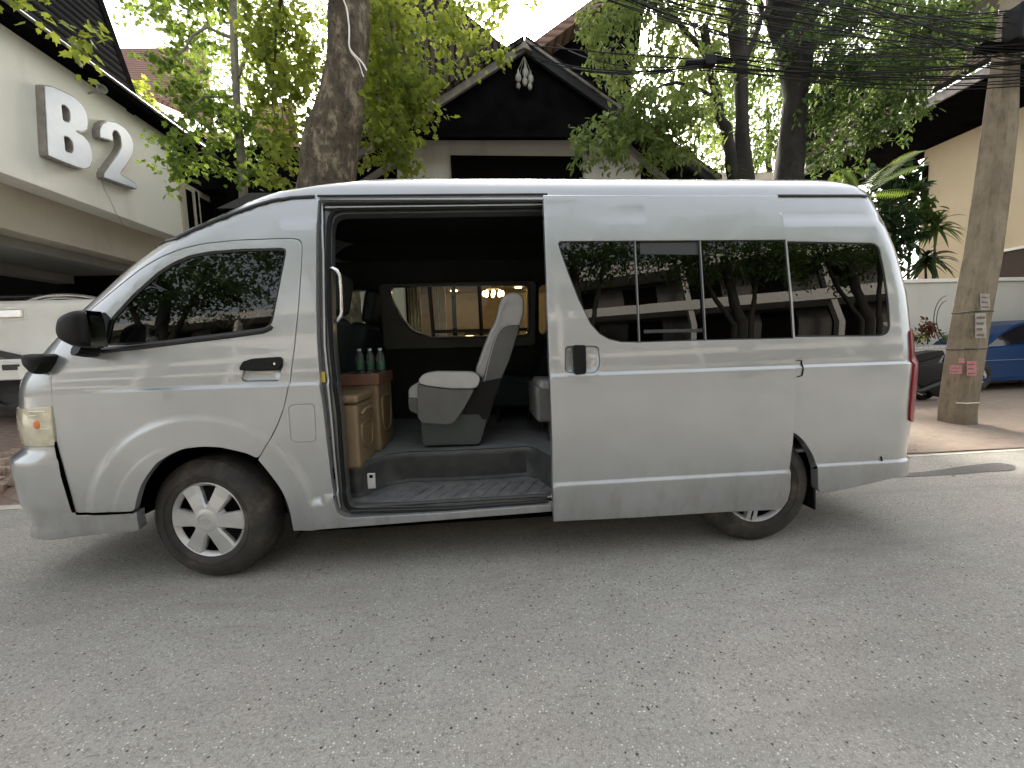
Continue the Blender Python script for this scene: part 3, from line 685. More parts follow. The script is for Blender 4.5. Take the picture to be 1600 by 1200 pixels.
# wheel wells, underbody, mud flaps
for c_ in (FW, RW):
    for y0, y1 in ((.07, .34), (2*MID-.34, 2*MID-.07)):
        b = MB(); n_ = 20; r_ = .455; v = []
        for y in (y0, y1): v += [(c_[0]+r_*math.cos(a), y, c_[1]+r_*math.sin(a)) for a in np.linspace(-.02, math.pi+.02, n_)]
        b.add(v, [(i, i+1, n_+i+1, n_+i) for i in range(n_-1)]+[tuple(range(n_, 2*n_)) if y0 < 1 else tuple(range(n_))]); b.build('wheel_arch_liner', M['seam'], van)
b = MB(); b.box((.46, .05, .24), (2.62, 1.83, .33)); b.box((-.40, .4, .22), (.42, 1.5, .36)); b.box((2.7, .4, .26), (4.0, 1.5, .42)); b.box((-.85, .35, .32), (-.5, 1.5, .42)); b.box((3.6, .1, .36), (4.05, 1.8, .44))
b.tube([(.0, .15, .3), (.0, 1.7, .3)], .04); b.tube([(3.12, .15, .31), (3.12, 1.7, .31)], .055); b.build('underbody', M['seam'], van)
b = MB(); b.quadbox([atY(443, 776, .04), atY(462, 842, .04), atY(468, 829, .04), atY(456, 800, .04)], (0, .18, 0)); b.build('mud_flap', M['rubber'], van)
b = MB(); b.quadbox([(3.53, .08, .36), (3.55, .08, .16), (3.56, .08, .16), (3.55, .08, .36)], (0, .24, 0)); b.build('mud_flap', M['rubber'], van)

# ------------------------------------------------------------------ cabin
LY0 = .05
cab = bpy.data.objects.new('cabin', None); cab.location = (1.6, .94, .6); link(cab, van)
def lin_panel(holes, outer, mirror, name, z0): return panel(name, outer, holes, -.052, M['lining'], cab, rim=0, feat=False, grid=.15, mirror=mirror, step=.05, dfun=lambda t, z: 0*t)
lo = [np.array((-.95, .62)), np.array((.46, .56)), np.array((.5, .35)), np.array((4.0, .45)), np.array((XR(1)-RA+.25, .5)), np.array((XR(1)-RA+.25, 1.2)), np.array((4.05, 2.07)), np.array((.12, 2.07)), np.array((-.9, 1.2))]
fo_ = [p for p in lo]
lin_panel([offset(cabw, .01), offset(op_in, .004), offset(qw, .01)], [np.array((-.93, .83)), np.array((.47, .83)), np.array((.49, .60)), np.array((.50, .30)), np.array((2.6, .30)), np.array((2.6, .80)), np.array((3.62, .80)), np.array((3.66, .45)), np.array((4.14, .5)), np.array((4.14, 1.2)), np.array((4.0, 2.072)), np.array((.24, 2.072)), np.array((-.83, 1.15))], False, 'lining', 0)
lin_panel([offset(cabw, .01), offset(fw1, .012), offset(fw2, .012), offset(fw3, .012)], [np.array((-.93, .83)), np.array((.47, .83)), np.array((.49, .60)), np.array((.50, .50)), np.array((4.14, .5)), np.array((4.14, 1.2)), np.array((4.0, 2.072)), np.array((.24, 2.072)), np.array((-.83, 1.15))], True, 'lining', 0)
# lighter window-surround trim on the far wall
tr = panel('window_surround', roundpoly([np.array(p) for p in ((.60, 1.855), (2.05, 1.86), (2.05, 1.26), (.60, 1.26))], .04), [offset(fw1, .012)], -.075, M['lining2'], cab, rim=.02, feat=False, grid=.2, mirror=True, step=.05, dfun=lambda t, z: 0*t, lip=.006)
tr = panel('window_surround', roundpoly([np.array(p) for p in ((2.07, 1.855), (3.03, 1.86), (3.03, 1.26), (2.07, 1.26))], .04), [offset(fw2, .012)], -.075, M['lining'], cab, rim=.02, feat=False, grid=.2, mirror=True, step=.05, dfun=lambda t, z: 0*t, lip=.006)
b = MB(); b.add([(x, y, z) for x, y, z in ((.1, .19, 2.03), (4.0, .19, 2.03), (4.0, 1.69, 2.03), (.1, 1.69, 2.03), (.2, .35, 2.17), (3.9, .35, 2.17), (3.9, 1.53, 2.17), (.2, 1.53, 2.17))], [(4, 5, 6, 7), (0, 1, 5, 4), (1, 2, 6, 5), (2, 3, 7, 6), (3, 0, 4, 7)]); b.build('headliner', M['headliner'], cab)
b = MB(); b.quadbox([(4.0, .25, .5), (4.08, .25, 1.2), (3.98, .25, 2.06), (3.9, .25, 2.06)], (0, 1.4, 0)); b.build('rear_wall', M['lining'], cab)
# floor with the cut-out step well
ZF = .56
lip = [atZ(u, v, ZF) for u, v in ((537, 727), (549, 727.5), (562, 726), (585, 718), (610, 711), (640, 707.5), (700, 706), (780, 702), (822, 699), (838, 702), (848, 708))]
lipx = [(p[0], p[1]) for p in lip]; lipx[0] = (.66, lipx[0][1]); xl = lipx[-1][0]
poly = [(.50, 1.82), (.50, .06), (lipx[0][0], .06)]+lipx+[(xl+.06, .06), (4.1, .06), (4.1, 1.82)]
b = MB(); k = len(poly); b.add([(x, y, ZF) for x, y in poly]+[(x, y, ZF-.02) for x, y in poly], [tuple(range(k))]+[(i, (i+1) % k, k+(i+1) % k, k+i) for i in range(k)]); b.build('floor', M['floor_vinyl'], cab)
ZT = .365
b = MB(); rise = lipx+[(xl+.06, .06)]
top_ = [(x, y, ZF+.012) for x, y in rise]; bot = [(x+(.0), y+.0, ZT) for x, y in rise]
# riser wall set back a little under a rounded nosing
mid_ = [(x, y-.012, ZF-.015) for x, y in rise]; k = len(rise)
b.add([(x, y+.02, ZF+.006) for x, y in rise]+[(x, y-.006, ZF+.006) for x, y in rise]+[(x, y-.016, ZF-.006) for x, y in rise]+[(x, y-.012, ZF-.03) for x, y in rise]+[(x, y+.01, ZT+.02) for x, y in rise]+[(x, y-.01, ZT+.004) for x, y in rise], [(r_*k+i, r_*k+i+1, (r_+1)*k+i+1, (r_+1)*k+i) for r_ in range(5) for i in range(k-1)])
b.add([(lipx[0][0]-.0, .045, ZF+.006), (lipx[0][0], lipx[0][1], ZF+.006), (lipx[0][0], lipx[0][1], ZT), (lipx[0][0], .045, ZT)], [(0, 1, 2, 3)])
b.build('step_riser', M['step_plastic'], cab, smooth=True, angle=50)
b = MB(); b.box((.64, .045, .31), (xl+.1, .60, ZT))
for i in range(12):   # ribs of the tread
    x = .93+i*.085; b.quadbox([(x, .10, ZT), (x+.035, .10, ZT), (x+.145, .33, ZT), (x+.11, .33, ZT)], (0, 0, .006))
b.build('step_tread', simple('step_tread_plastic', (.17, .172, .168), .42, var=.3, scale=14), cab, bevel=.003)
b = MB(); p0 = atY(541, 786, .062); p1 = atY(866, 770, .062); b.tube([(p0[0], .048, ZT+.003), (p1[0], .048, ZT+.003)], .012, 8); b.build('step_edge', M['step_plastic'], cab, smooth=True)
b = MB(); yy = lipx[2][1]-.02
b.box(tuple(atY(575.5, 763, yy)-[0, .01, 0]), tuple(atY(586, 739, yy)+[0, .006, 0])); b.build('reflector_tab', M['white_plastic'], cab, bevel=.004)
b = MB(); b.box(tuple(atY(578, 746, yy)-[0, .013, 0]), tuple(atY(583, 741, yy)+[0, .0, 0])); b.build('reflector_slot', M['seam'], cab)
# cab partition / seats seen through the opening
def seat(px_parts, name, Y0, Y1, mats, label=None):
    root = bpy.data.objects.new(name, None); root.location = (1.4, (Y0+Y1)/2, ZF); link(root, van); return root
cs = seat(None, 'captain_seat', .5, 1.05, None)
SY0, SY1 = .50, .98
def sp(name, pts, y0, y1, mat, r=.02, bev=.02, par=cs):
    b = prism(pts, y0, y1, SY0, r); o = b.build(name, mat, par, bevel=bev, segs=3); return o
sp('base', [(656, 655), (659, 694), (663, 698), (748, 696), (752, 690), (762, 655), (747, 646), (700, 645)], SY0+.02, SY1, simple('seat_base_plastic', (.04, .052, .05), .5), .01, .008)
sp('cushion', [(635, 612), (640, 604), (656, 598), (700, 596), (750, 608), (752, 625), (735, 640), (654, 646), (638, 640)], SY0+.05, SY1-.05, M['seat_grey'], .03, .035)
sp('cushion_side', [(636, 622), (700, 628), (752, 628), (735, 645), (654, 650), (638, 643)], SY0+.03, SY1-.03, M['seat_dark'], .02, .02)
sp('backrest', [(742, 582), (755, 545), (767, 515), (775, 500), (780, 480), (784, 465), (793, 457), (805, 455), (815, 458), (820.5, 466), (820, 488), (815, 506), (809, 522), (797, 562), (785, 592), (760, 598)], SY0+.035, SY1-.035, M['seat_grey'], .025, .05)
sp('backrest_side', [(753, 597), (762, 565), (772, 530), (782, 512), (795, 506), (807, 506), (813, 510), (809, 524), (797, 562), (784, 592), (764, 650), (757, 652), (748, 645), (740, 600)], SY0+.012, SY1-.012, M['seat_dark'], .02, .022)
b = MB()
for seg in (([(757, 596), (765, 560), (776, 524), (784, 512), (797, 507), (812, 507)]), ([(746, 582), (760, 545), (777, 508), (784, 485), (793, 468)])):
    b.tube([atY(u, v, SY0+.008) for u, v in roundpoly(seg, 8, False)], .004, 6)
b.build('piping', M['seat_grey'], cs, smooth=True)
sp('hinge_cover', [(738, 610), (752, 597), (785, 590), (776, 612), (764, 654), (755, 656), (748, 647), (722, 648)], SY0+.0, SY0+.09, M['black'], .01, .01)
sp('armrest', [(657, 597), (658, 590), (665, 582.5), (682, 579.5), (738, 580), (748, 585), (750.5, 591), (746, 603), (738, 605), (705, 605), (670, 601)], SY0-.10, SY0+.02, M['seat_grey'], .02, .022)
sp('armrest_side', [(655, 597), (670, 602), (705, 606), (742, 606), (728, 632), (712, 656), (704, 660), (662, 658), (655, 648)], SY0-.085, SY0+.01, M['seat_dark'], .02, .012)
# its twin by the far wall and the rows behind (partly visible)
def rowseat(x, y0, y1, mat, side, name='bench_seat'):
    root = bpy.data.objects.new(name, None); root.location = (x, (y0+y1)/2, ZF); link(root, van)
    b = MB(); b.quadbox([(x-.05, y0, ZF+.30), (x+.42, y0, ZF+.27), (x+.44, y0, ZF+.40), (x-.02, y0, ZF+.44)], (0, y1-y0, 0)); b.build('cushion', mat, root, bevel=.03, segs=3)
    b = MB(); b.quadbox([(x+.38, y0+.02, ZF+.33), (x+.50, y0+.02, ZF+.33), (x+.72, y0+.02, ZF+.98), (x+.60, y0+.02, ZF+.98)], (0, y1-y0-.04, 0)); b.build('backrest', mat, root, bevel=.035, segs=3)
    b = MB(); b.quadbox([(x-.05, y0-.004, ZF+.14), (x+.42, y0-.004, ZF+.14), (x+.43, y0-.004, ZF+.36), (x-.06, y0-.004, ZF+.40)], (0, y1-y0+.008, 0)); b.build('cushion_side', side, root, bevel=.03, segs=3)
    b = MB()
    for dx in (.05, .33):
        for yy in (y0+.05, y1-.05): b.tube([(x+dx, yy, ZF), (x+dx, yy, ZF+.2)], .018, 8)
    b.build('legs_frame', M['steel'], root, smooth=True)
rowseat(1.93, .55, 1.0, M['seat_grey'], simple('seat_skirt_grey', (.16, .16, .15), .5))
rowseat(1.60, 1.35, 1.78, M['seat_black'], M['seat_black'])
rowseat(2.55, 1.15, 1.78, M['seat_black'], M['seat_black']); rowseat(2.85, .3, .95, M['seat_black'], M['seat_black']); rowseat(3.4, .3, 1.6, M['seat_black'], M['seat_black'])
# cab seats, high backs seen at the left of the opening
for y0, y1 in ((.28, .78), (1.12, 1.62)):
    root = bpy.data.objects.new('cab_seat', None); root.location = (.25, (y0+y1)/2, .75); link(root, van)
    b = MB(); b.quadbox([(.30, y0, .85), (.48, y0, .85), (.62, y0, 1.45), (.48, y0, 1.48)], (0, y1-y0, 0)); b.build('backrest', M['seat_black'], root, bevel=.05, segs=3)
    b = MB(); b.quadbox([(.53, y0+.11, 1.47), (.63, y0+.11, 1.47), (.68, y0+.11, 1.72), (.58, y0+.11, 1.74)], (0, y1-y0-.22, 0)); b.build('headrest', M['seat_black'], root, bevel=.04, segs=3)
    b = MB(); b.quadbox([(-.15, y0, .76), (.4, y0, .72), (.4, y0, .90), (-.15, y0, .92)], (0, y1-y0, 0)); b.build('cushion', M['seat_black'], root, bevel=.04, segs=3)
b = MB(); b.box((-.90, .1, .81), (.5, 1.78, .86)); b.build('cab_floor', M['lining'], cab)
b = MB(); b.quadbox([(-.98, .12, .62), (-.60, .12, .62), (-.55, .12, 1.10), (-.92, .12, 1.17)], (0, 1.64, 0)); b.build('dashboard', simple('dash_plastic', (.04, .04, .038), .6), cab, bevel=.03)
b = MB(); cc = Vector((-.42, 1.35, 1.10)); rr = Matrix.Rotation(rad(-60), 3, 'Y')
b.tube([cc + rr @ Vector((.19*math.cos(a), .19*math.sin(a), 0)) for a in np.linspace(0, 2*math.pi, 33)[:-1]], .014, 8, close=True)
b.tube([cc + rr @ Vector((-.18, 0, 0)), cc + rr @ Vector((.18, 0, 0))], .02, 6); b.tube([cc, cc+Vector((-.25, 0, -.15))], .03, 8)
b.build('steering_wheel', M['black'], cab, smooth=True)
b = MB(); b.box((.50, .06, .56), (.535, .62, 1.40)); b.box((.50, 1.2, .56), (.53, 1.8, 1.3)); b.build('bulkhead', M['lining'], cab)
# grab handle on the jamb
b = MB(); gy = .10
b.tube([atY(u, v, y) for u, v, y in ((515, 420, gy+.04), (521, 419, gy), (527, 423, gy-.01), (531.5, 431, gy-.01), (533, 450, gy-.01), (534, 485, gy-.01), (533, 493, gy-.01), (527, 501, gy), (517, 503, gy+.04))], .011, 10); b.build('grab_handle', M['chrome'], cab, smooth=True)

# ------------------------------------------------------------------ loose things on the cabin floor
def cooler(name, px_left, label, pts_top, X0, X1, Y0, Y1, H, mats, rim):
    root = empty(name, ((X0+X1)/2, (Y0+Y1)/2, ZF), label, 'box', 'brown boxes in the van doorway')
    b = MB(); b.box((X0, Y0, ZF), (X1, Y1, ZF+H)); b.build('body', M['cooler'], root, bevel=.022, segs=3)
    return root
Xa0, Xa1 = .585, float(atY(566, 700, .17)[0])
c1 = cooler('storage_box', None, 'tan box with a rounded lid nearest the door pillar, in front of the taller box', None, Xa0, Xa1, .12, .46, .375, None, 0)
b = MB(); b.box((Xa0-.008, .108, ZF+.378), (Xa1+.010, .472, ZF+.43)); b.build('lid', M['cooler'], c1, bevel=.020, segs=3)
b = MB(); b.tube([(Xa1+.004, .18, ZF+.31), (Xa1+.02, .20, ZF+.335), (Xa1+.02, .36, ZF+.335), (Xa1+.004, .38, ZF+.31)], .010, 8)
b.tube([(Xa1+.001, y, z) for y, z in roundpoly([(.17, ZF+.25), (.41, ZF+.25), (.40, ZF+.12), (.34, ZF+.09), (.24, ZF+.10), (.18, ZF+.15)], .04)], .008, 6, close=True); b.build('side_moulding', M['cooler'], c1, smooth=True)
Xb1 = Xa1+.03
c2 = cooler('storage_box', None, 'taller brown box with a reddish rim, behind the lidded box, bottles on it', None, .56, Xb1, .50, .92, .475, None, 0)
b = MB()
for lo_, hi_ in (((.55, .49, ZF+.45), (Xb1+.01, .53, ZF+.525)), ((.55, .89, ZF+.45), (Xb1+.01, .93, ZF+.525)), ((.55, .531, ZF+.45), (.585, .889, ZF+.525)), ((Xb1-.025, .531, ZF+.45), (Xb1+.01, .889, ZF+.525))): b.box(lo_, hi_)
b.build('rim', M['cooler_rim'], c2, bevel=.006)
b = MB(); b.box((.565, .51, ZF+.476), (Xb1-.01, .91, ZF+.486)); b.build('tray', M['cooler_rim'], c2)
b = MB(); b.tube([(Xb1+.001, y, z) for y, z in roundpoly([(.57, ZF+.36), (.80, ZF+.36), (.84, ZF+.28), (.80, ZF+.12), (.62, ZF+.12), (.57, ZF+.2)], .05)], .009, 6, close=True); b.build('side_moulding', M['cooler'], c2, smooth=True)
n = NT('bottle_plastic'); n.set(Base_Color=(.75, .85, .82), Roughness=.08); n.b.inputs['Transmission Weight'].default_value = .9; n.b.inputs['IOR'].default_value = 1.33; M['bottle'] = n.m
M['blabel'] = simple('bottle_label', (.05, .13, .08), .4, var=.6, scale=60); M['bcap'] = simple('bottle_cap', (.55, .62, .66), .4)
def bottle():
    root = empty('water_bottle', (0, 0, 0))
    b = MB(); b.lathe([(.001, 0), (.028, 0), (.031, .006), (.031, .03), (.029, .036), (.031, .042), (.031, .135), (.027, .155), (.015, .178), (.0125, .188), (.0125, .196)], (0, 0, 0), seg=20); b.build('body', M['bottle'], root, smooth=True)
    b = MB(); b.lathe([(.0316, .055), (.0316, .115)], (0, 0, 0), seg=20, cap=False); b.build('label', M['blabel'], root, smooth=True)
    b = MB(); b.lathe([(.0145, .188), (.015, .205), (.001, .206)], (0, 0, 0), seg=16); b.build('cap', M['bcap'], root, smooth=True)
    return root
def copy_tree(o, parent=None):
    c = o.copy(); C.objects.link(c); c.parent = parent
    for ch in list(o.children): copy_tree(ch, c)
    return c
bproto = bottle(); blab = ['leftmost of the three water bottles on the brown box', 'middle one of the three water bottles on the brown box', 'rightmost of the three water bottles, nearest the black far wall']
for i, (u, v) in enumerate(((565, 571), (580, 570), (597, 569))):
    o = bproto if i == 0 else copy_tree(bproto)
    p = atY(u, v, .76); o.location = (p[0]-.01, .76+.02*(i == 1), ZF+.486); tag(o, blab[i], 'bottle', 'water bottles standing on the box'); o.rotation_euler.z = i
# ------------------------------------------------------------------ GROUND
n = NT('asphalt'); v = n.coord()
spk = n.noise(v, 150, 3, .75); mid = n.noise(v, 55, 4, .75); lg = n.noise(v, .55, 5, .6); hue = n.noise(v, 1.3, 3); md2 = n.noise(n.coord(scale=(1, 1.6, 1)), 5, 6, .7)
vo = n.new('ShaderNodeTexVoronoi'); vo.inputs['Scale'].default_value = 62; n.link(v, vo.inputs['Vector'])
vo2 = n.new('ShaderNodeTexVoronoi'); vo2.inputs['Scale'].default_value = 105; n.link(v, vo2.inputs['Vector'])
basec = n.mix(n.ramp(lg, [(.32, 0.0), (.68, 1.0)]), (.31, .29, .262), (.40, .376, .342))
basec = n.mix(n.ramp(hue, [(.45, 0.0), (.58, .6)]), basec, (.335, .338, .305))
basec = n.mix(n.ramp(md2, [(.40, .35), (.62, 0.0)]), basec, (.24, .22, .195))
c_ = n.mix(n.ramp(mid, [(.36, .75), (.50, 0.0)]), basec, (.17, .158, .14))
c_ = n.mix(n.ramp(spk, [(.54, 0.0), (.66, .85)]), c_, (.62, .59, .53))
hsv = n.new('ShaderNodeSeparateColor'); n.link(vo.outputs['Color'], hsv.inputs[0]); pit = n.ramp(hsv.outputs[0], [(.05, 1.0), (.07, 0.0)]); cor = n.ramp(vo.outputs['Distance'], [(.22, 1.0), (.36, 0.0)])
c_ = n.mix(n.mix(1.0, pit, cor, 'MULTIPLY'), c_, (.055, .05, .045))
hs2 = n.new('ShaderNodeSeparateColor'); n.link(vo2.outputs['Color'], hs2.inputs[0]); lt = n.ramp(hs2.outputs[1], [(.90, 0.0), (.94, 1.0)]); co2 = n.ramp(vo2.outputs['Distance'], [(.26, 1.0), (.40, 0.0)])
c_ = n.mix(n.mix(1.0, lt, co2, 'MULTIPLY'), c_, (.68, .66, .60))
stp = n.noise(n.coord(scale=(.35, 2.2, 1)), 1.1, 6, .65)
c_ = n.mix(n.ramp(stp, [(.54, 0.0), (.74, .5)]), c_, (.20, .185, .165))
n.set(Base_Color=c_, Roughness=.88); n.b.inputs['Specular IOR Level'].default_value = .25
mx_ = n.mix(.5, mid, spk); n.bump(mx_, .8, .014); M['asphalt'] = n.m
n = NT('edge_line_paint'); v = n.coord()
n.set(Base_Color=n.ramp(n.noise(v, 9, 8, .7), [(.30, (.16, .15, .13)), (.42, (.46, .43, .36)), (.7, (.55, .52, .45))]), Roughness=.8); n.bump(n.noise(v, 120, 3), .3, .005); M['line'] = n.m
n = NT('brick_paving'); v = n.coord(rot=(0, 0, .3))
br = n.new('ShaderNodeTexBrick'); n.link(v, br.inputs['Vector']); br.inputs['Scale'].default_value = 3.4; br.inputs['Mortar Size'].default_value = .02; br.inputs['Color1'].default_value = (.20, .135, .11, 1); br.inputs['Color2'].default_value = (.27, .195, .16, 1); br.inputs['Mortar'].default_value = (.16, .13, .10, 1)
nz = n.noise(n.coord(), 1.7, 6, .65); nz2 = n.noise(n.coord(), 14, 5, .7)
t_ = n.new('ShaderNodeTexCoord'); sx = n.new('ShaderNodeSeparateXYZ'); n.link(t_.outputs['Object'], sx.inputs[0])
mr = n.new('ShaderNodeMapRange'); mr.inputs[1].default_value = .5; mr.inputs[2].default_value = 4.5; n.link(sx.outputs[0], mr.inputs[0])
sand = n.ramp(nz2, [(.3, (.19, .155, .12)), (.7, (.27, .225, .175))])
c_ = n.mix(n.ramp(nz, [(.35, .15), (.6, .85)]), br.outputs[0], sand)
c2_ = n.mix(n.ramp(nz, [(.40, .05), (.75, .5)]), br.outputs[0], (.20, .15, .12))
n.set(Base_Color=n.mix(mr.outputs[0], c2_, c_), Roughness=.9); n.bump(n.mix(.4, br.outputs[1], nz2), .5, .01); M['paving'] = n.m
M['stone'] = simple('broken_kerb_stone', (.33, .25, .19), .9, var=.45, scale=5, bump=.6, bscale=18)
M['dirt'] = simple('dirt_ground', (.16, .13, .10), .95, var=.3)
b = MB(); b.box((-250, -250, -.30), (250, 250, -.20)); tag(b.build('ground', M['dirt']), kind='structure')
b = MB(); b.add([(-120, -6.6, 0), (120, -6.6, 0), (120, 1.60, 0), (-120, 1.60, 0)], [(0, 1, 2, 3)]); tag(b.build('road', M['asphalt']), kind='structure')
b = MB(); b.add([(-60, 1.42, .004), (-3, 1.405, .004), (7, 1.475, .004), (60, 1.6, .004), (60, 1.72, .004), (7, 1.60, .004), (-3, 1.51, .004), (-60, 1.52, .004)], [(0, 1, 6, 7), (1, 2, 5, 6), (2, 3, 4, 5)]); tag(b.build('road_edge_line', M['line']), kind='structure')
# damp stain on the asphalt
n = NT('damp_asphalt'); n.set(Base_Color=n.ramp(n.noise(n.coord(), 60, 4), [(.4, (.08, .075, .07)), (.7, (.17, .16, .145))]), Roughness=.55); M['stain'] = n.m
pl = [(1404, 743), (1410, 739), (1440, 737), (1475, 733), (1505, 728), (1530, 725), (1560, 723), (1582, 726), (1590, 731), (1580, 735), (1545, 736), (1500, 740), (1450, 743), (1420, 745)]
pp = roundpoly([atZ(u+random.uniform(-1, 1), v, .004)+np.array([0, random.uniform(-.012, .012), 0]) for u, v in pl], .04)
b = MB(); b.add(pp, [tuple(range(len(pp)))]); tag(b.build('road_damp_stain', M['stain']), kind='structure')
pl = [(400, 868), (440, 862), (500, 856), (560, 852), (500, 862), (450, 870)]
# raised pavement, rising into a driveway on the left
def gh(x, y):
    k = float(sstep((-1.0-x)/1.6)); r_ = .02+.07*float(sstep((y-1.62)/1.6))
    l_ = float(np.interp(y, [1.55, 1.62, 1.9, 2.3, 3.7, 4.6], [.0, .08, .22, .34, .56, .60]))
    return r_*(1-k)+l_*k
xs_ = np.concatenate([np.arange(-30, -6, 1.0), np.arange(-6, 2, .12), np.arange(2, 30, .5)]); ys_ = np.concatenate([np.arange(1.54, 5, .12), np.arange(5, 26, 1.0)])
V = [(x, y, gh(x, y)+random.uniform(-.006, .006)) for y in ys_ for x in xs_]; k = len(xs_)
F = [(j*k+i, j*k+i+1, (j+1)*k+i+1, (j+1)*k+i) for j in range(len(ys_)-1) for i in range(k-1)]
F += [] ; pv = mesh_obj('pavement', V, F, M['paving'], None, smooth=True); tag(pv, kind='structure')
M['w_grey3'] = simple('concrete_paving', (.22, .215, .20), .9)
b = MB(); b.box((-60, -20, -.1), (60, -6.6, .12)); tag(b.build('far_pavement', M['w_grey3']), kind='structure')
# rubble along the broken kerb on the left
b = MB()
for i in range(260):
    x = random.uniform(-5.5, -1.9); y = random.uniform(1.56, 2.25); z = gh(x, y); s_ = random.uniform(.03, .14)*(1.3-.5*(y-1.5))
    rt = Matrix.Rotation(random.uniform(0, 3), 3, 'Z') @ Matrix.Rotation(random.uniform(-.35, .35), 3, 'X')
    k0 = len(b.v); h = s_*random.uniform(.25, .5); kk = random.randint(5, 7)
    ring = [(s_*random.uniform(.7, 1.1)*math.cos(a), s_*random.uniform(.5, .8)*math.sin(a)) for a in np.linspace(0, 2*math.pi, kk+1)[:-1]]
    vv = [rt @ Vector((p, q, -h)) + Vector((x, y, z)) for p, q in ring]+[rt @ Vector((p*.85, q*.85, h*random.uniform(.7, 1.1))) + Vector((x, y, z)) for p, q in ring]
    b.add(vv, [tuple(range(kk))[::-1], tuple(range(kk, 2*kk))]+[(j, (j+1) % kk, kk+(j+1) % kk, kk+j) for j in range(kk)])
tag(b.build('kerb_rubble', M['stone'], bevel=.006), 'broken stone pieces along the ruined kerb beside the van nose', 'rubble', kind='stuff')
# a few fallen leaves and grit on the road
b = MB()
for i in range(60):
    x = random.uniform(-4, 8); y = random.choice([random.uniform(-2, 1.3), random.uniform(1.0, 2.4)]); a = random.uniform(0, 6.3); s_ = random.uniform(.006, .022)
    if random.random() < .25: s_ *= 1.6
    z = .006 if y < 1.5 else gh(x, y)+.012
    b.add([(x+s_*math.cos(a), y+s_*math.sin(a), z+.004), (x+.5*s_*math.cos(a+1.6), y+.5*s_*math.sin(a+1.6), z), (x-s_*math.cos(a), y-s_*math.sin(a), z+.003), (x+.5*s_*math.cos(a-1.6), y+.5*s_*math.sin(a-1.6), z)], [(0, 1, 2, 3)])
tag(b.build('leaf_litter', simple('dry_leaf', (.10, .075, .04), .8, var=.6, scale=3)), 'small dry leaf bits scattered on the road and pavement', 'leaf litter', kind='stuff')

# ------------------------------------------------------------------ building materials
def stucco(name, col, var=.10, streak=.5):
    n = NT(name); c = lin(col)[:3]; v = n.coord(); st = n.noise(n.coord(scale=(1.2, 1.2, .25)), 2.2, 6, .65); f = n.noise(v, 1.1, 5)
    a = tuple(x*(1-var) for x in c); q = n.ramp(f, [(.3, a), (.7, c)])
    n.set(Base_Color=n.mix(n.ramp(st, [(.52, 0.0), (.8, streak)]), q, tuple(x*.45 for x in c)), Roughness=.85); n.bump(n.noise(v, 40, 5), .25, .01); return n.m
M['w_white'] = stucco('white_stucco', (.86, .85, .77), var=.06, streak=.3); M['w_beige'] = stucco('beige_stucco', (.52, .47, .38)); M['w_cream'] = stucco('cream_stucco', (.60, .50, .34), streak=.15)
M['w_grey'] = stucco('grey_lintel', (.30, .29, .26)); M['w_house'] = stucco('house_wall', (.60, .58, .52))
M['dark'] = simple('dark_interior', (.005, .0047, .0045), .9, spec=.0); M['blackwood'] = simple('black_stained_wood', (.0055, .0055, .006), .7, spec=0, var=.4, scale=3)
def ribbed(name, c1, c2, scale, axis='X', rough=.6, amt=.4):
    n = NT(name); w = n.new('ShaderNodeTexWave'); w.wave_type = 'BANDS'; w.bands_direction = axis; w.inputs['Scale'].default_value = scale; w.inputs['Distortion'].default_value = .4; w.inputs['Detail'].default_value = 2
    n.link(n.coord(), w.inputs['Vector']); f = n.noise(n.coord(), 2, 6)
    n.set(Base_Color=n.mix(n.ramp(f, [(.3, 0.0), (.8, .6)]), n.ramp(w.outputs[0], [(.1, c2), (.5, c1)]), tuple(x*.6 for x in c1)), Roughness=rough); n.b.inputs['Specular IOR Level'].default_value = 0; n.bump(w.outputs[0], amt, .03); return n.m
M['r_dark'] = ribbed('dark_shingles', (.022, .022, .024), (.006, .006, .006), 2.6, 'Z')
M['r_blue'] = ribbed('grey_sheet_roof', (.05, .062, .075), (.006, .007, .008), 1.15, 'Y', .5)
M['r_red'] = ribbed('red_tile_roof', (.30, .20, .165), (.15, .085, .065), 2.4, 'Z'); M['r_brown'] = ribbed('weathered_tile_roof', (.06, .048, .04), (.008, .007, .006), 2.3, 'X')

# ------------------------------------------------------------------ left building with the B2 sign
XB = -3.5
def bx(u, v, X=XB): p = atX(u, v, X); return float(p[1]), float(p[2])
yc = bx(283, 300)[0]; zt = bx(283, 228)[1]; zb = bx(283, 373)[1]
zb2 = bx(0, 357, XB-.35)[1]; zb3 = bx(0, 378, XB-1.6)[1]; zb4 = bx(0, 424, XB-1.6)[1]
bl = empty('hotel_building', (XB-3, 3, 0), 'white stucco building with a big B2 sign and black eave at the left', 'building')
b = MB(); b.box((XB-.30, 1.2, zb), (XB, yc, zt)); b.build('sign_fascia', M['w_white'], bl, bevel=.01)
b = MB(); b.box((XB-.60, 1.25, zb2), (XB-.303, yc-.05, zb+.002+.2)); b.build('beam', M['w_beige'], bl)
b = MB(); b.box((XB-1.62, 1.3, zb2-.12), (XB-.603, yc-.02, zb2+.3)); b.build('soffit', M['w_grey'], bl)
b = MB(); b.box((XB-1.9, 1.3, zb4), (XB-1.65, yc, zb3+.3)); b.build('lintel', M['w_grey'], bl)
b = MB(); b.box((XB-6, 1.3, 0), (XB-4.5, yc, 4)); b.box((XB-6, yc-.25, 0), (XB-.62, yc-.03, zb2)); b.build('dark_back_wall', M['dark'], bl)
for px_ in (210,):
    b = MB(); y_ = bx(px_, 420, XB-1.0)[0]; b.box((XB-1.2, y_-.1, 0), (XB-1.0, y_+.1, zb2+.1)); b.build('column', M['w_grey'], bl)
ye = bx(196, 160)[0]
